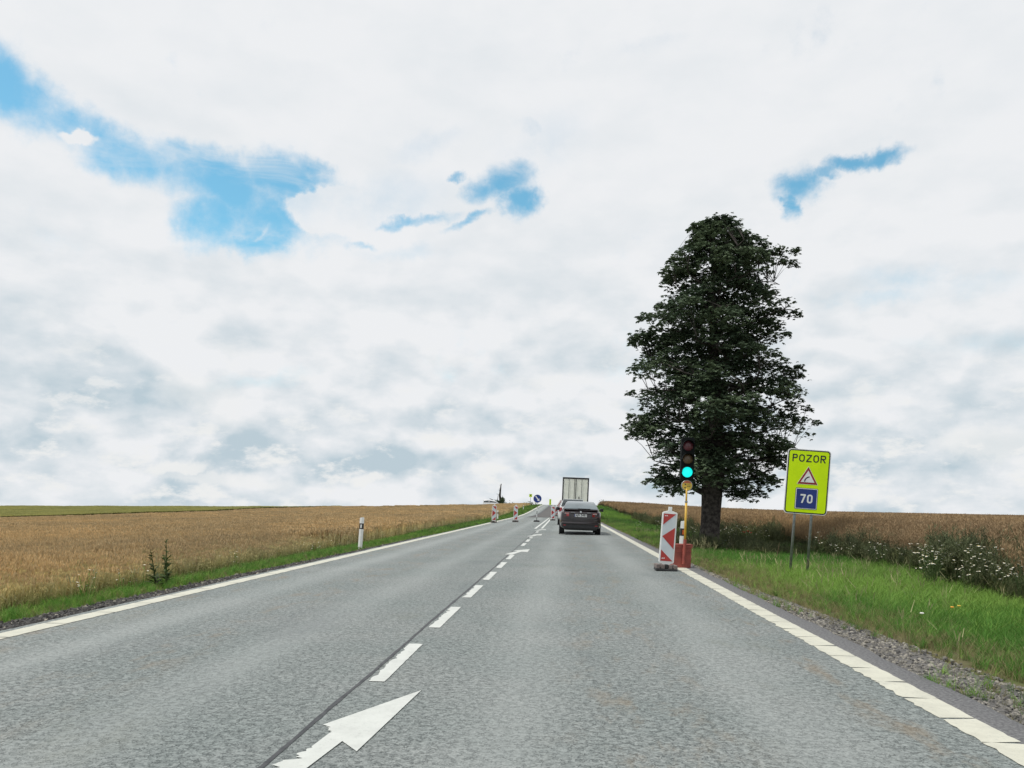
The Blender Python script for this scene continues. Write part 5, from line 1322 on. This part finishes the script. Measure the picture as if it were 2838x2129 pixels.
# the light estate ahead of it
suv = car('sport_utility_car', 'light silver SUV with roof rails between the brown car and the truck', (.40, 51, .0), (0, R(1.2), 0), m_carsilver, 4.6, 1.88, 1.66, 1.08,
          [(0.0, .80, .42, 1.0), (.03, .88, .34, 1.08), (.12, .93, .3, 1.12), (.6, .94, .28, 1.12), (1.2, .94, .26, 1.10), (2.4, .94, .26, 1.07), (3.3, .94, .26, 1.06), (3.8, .93, .28, 1.02), (4.3, .9, .3, .9), (4.55, .8, .34, .78), (4.62, .66, .4, .66)],
          (.10, .55, 2.7, 3.5), (.95, 3.6), .345)
for sd in (-1, 1):
    q = MB(); q.tube((sd * .58, .65, 1.715), (sd * .58, 2.5, 1.715), .018, .018, 8)
    for yy_ in (.65, 1.6, 2.5): q.box(sd * .58 - .015, sd * .58 + .015, yy_ - .04, yy_ + .04, 1.63, 1.71)
    q.build('roof_rail', m_chrome, suv)
    q = MB(); q.box(min(sd * .68, sd * .89), max(sd * .68, sd * .89), -.015, .15, .86, 1.12); q.build('tail_light', m_tail, suv, bevel=.02)
q = MB(); q.box(-.62, .62, -.02, .1, 1.64, 1.68); q.build('roof_spoiler', m_carsilver, suv, bevel=.01)
q = MB(); q.box(-.78, .78, -.03, .2, .36, .56); q.build('bumper', m_trim, suv, bevel=.03)
q = MB(); q.box(-.26, .26, -.03, -.02, .78, .89); q.build('plate', m_signw, suv)
q = MB(); q.tube((.37, 1.0, 1.66), (.40, 1.25, 1.95), .012, .006, 6); q.build('aerial', m_trim, suv)

# white people carrier beyond the crest, side-on
van = car('minivan', 'white minivan crossing behind the crest to the left of the dead tree', (-22.65, 216.5, float(zpath(22 * pi / 2 + .5)) - .0), (0, 0, R(-90)), m_carwhite, 4.95, 1.95, 1.86, 1.12,
          [(0.0, .84, .42, 1.05), (.04, .92, .34, 1.14), (.2, .96, .3, 1.16), (.8, .975, .28, 1.14), (2.4, .975, .26, 1.11), (3.5, .975, .26, 1.1), (4.0, .96, .28, 1.06), (4.6, .9, .3, .96), (4.9, .8, .34, .85), (4.97, .66, .4, .7)],
          (.06, .45, 3.1, 4.25), (.95, 3.95), .34)
van.rotation_euler = (0, 0, R(-90))

# truck trailer
tk = thing('semi_trailer_truck', 'tall box trailer truck with pale rear doors at the head of the queue', 'truck', (.80, 76, 0), (0, R(1.5), 0))
q = MB(); q.box(-1.25, 1.25, .12, 13.4, 1.12, 3.93); q.build('cargo_box', m_carwhite, tk)
q = MB(); q.box(-1.255, -1.15, -.02, .11, 1.10, 3.94); q.build('door_frame', m_signk, tk)
q = MB(); q.box(1.15, 1.255, -.02, .11, 1.10, 3.94); q.build('door_frame', m_signk, tk)
q = MB(); q.box(-1.145, 1.145, -.02, .11, 3.80, 3.94); q.build('door_frame', m_signk, tk)
q = MB(); q.box(-1.145, 1.145, -.02, .11, 1.10, 1.22); q.build('door_frame', m_signk, tk)
for (a, b2) in ((-1.14, -.655), (-.615, -.125), (-.085, -.0), (.055, .555), (.595, 1.14)):
    q = MB(); q.box(a + .004, b2, .0, .08, 1.23, 3.79); q.build('door_panel', m_truckp, tk, bevel=.008)
q = MB()
for a, b2 in ((-.655, -.612), (-.125, -.082), (.0, .058), (.555, .598)): q.box(a + .001, b2 + .002, .02, .09, 1.23, 3.79)
q.build('door_seam', m_trim, tk)
for a in (-.63, -.10, .03, .58):
    q = MB(); q.tube((a, -.03, 1.15), (a, -.03, 3.83), .014, .014, 8); q.box(a - .03, a + .03, -.05, -.005, 3.3, 3.36); q.box(a - .03, a + .03, -.05, -.005, 1.7, 1.76); q.build('locking_bar', m_galv if abs(a) > .3 else m_trim, tk)
q = MB(); q.box(.31, .39, -.05, -.004, 1.80, 2.12); q.build('door_handle', m_trim, tk, bevel=.01)
for sd in (-1, 1):
    for z_ in (1.5, 2.45, 3.47):
        q = MB(); q.box(min(sd * 1.10, sd * 1.2), max(sd * 1.10, sd * 1.2), -.045, -.021, z_, z_ + .09); q.build('hinge', m_galv, tk)
    q = MB(); q.box(min(sd * .8, sd * 1.2), max(sd * .8, sd * 1.2), -.03, .08, .95, 1.08); q.build('tail_light', m_tail, tk)
    for yy_ in (2.2, 3.5, 4.8, 12.0):
        wheel(tk, sd * 1.08, yy_, .5, .32, sd)
    q = MB(); q.box(min(sd * .75, sd * 1.22), max(sd * .75, sd * 1.22), .3, .33, .35, .95); q.build('mud_flap', m_black, tk)
q = MB(); q.box(-1.15, 1.15, .1, .22, .45, .60); q.build('underrun_bar', m_galv, tk)
q = MB(); q.box(-.45, .45, .3, 13.2, .85, 1.11); q.build('chassis', m_trim, tk)
q = MB(); q.loft([[(-1.22, 13.8, .6), (1.22, 13.8, .6), (1.22, 16.0, .6), (-1.22, 16.0, .6)], [(-1.22, 13.8, 2.4), (1.22, 13.8, 2.4), (1.22, 15.95, 2.3), (-1.22, 15.95, 2.3)], [(-1.2, 13.9, 3.7), (1.2, 13.9, 3.7), (1.15, 15.3, 3.5), (-1.15, 15.3, 3.5)]]); q.build('cab', m_carwhite, tk, bevel=.05)
for sd in (-1, 1): wheel(tk, sd * 1.06, 15.1, .5, .3, sd)
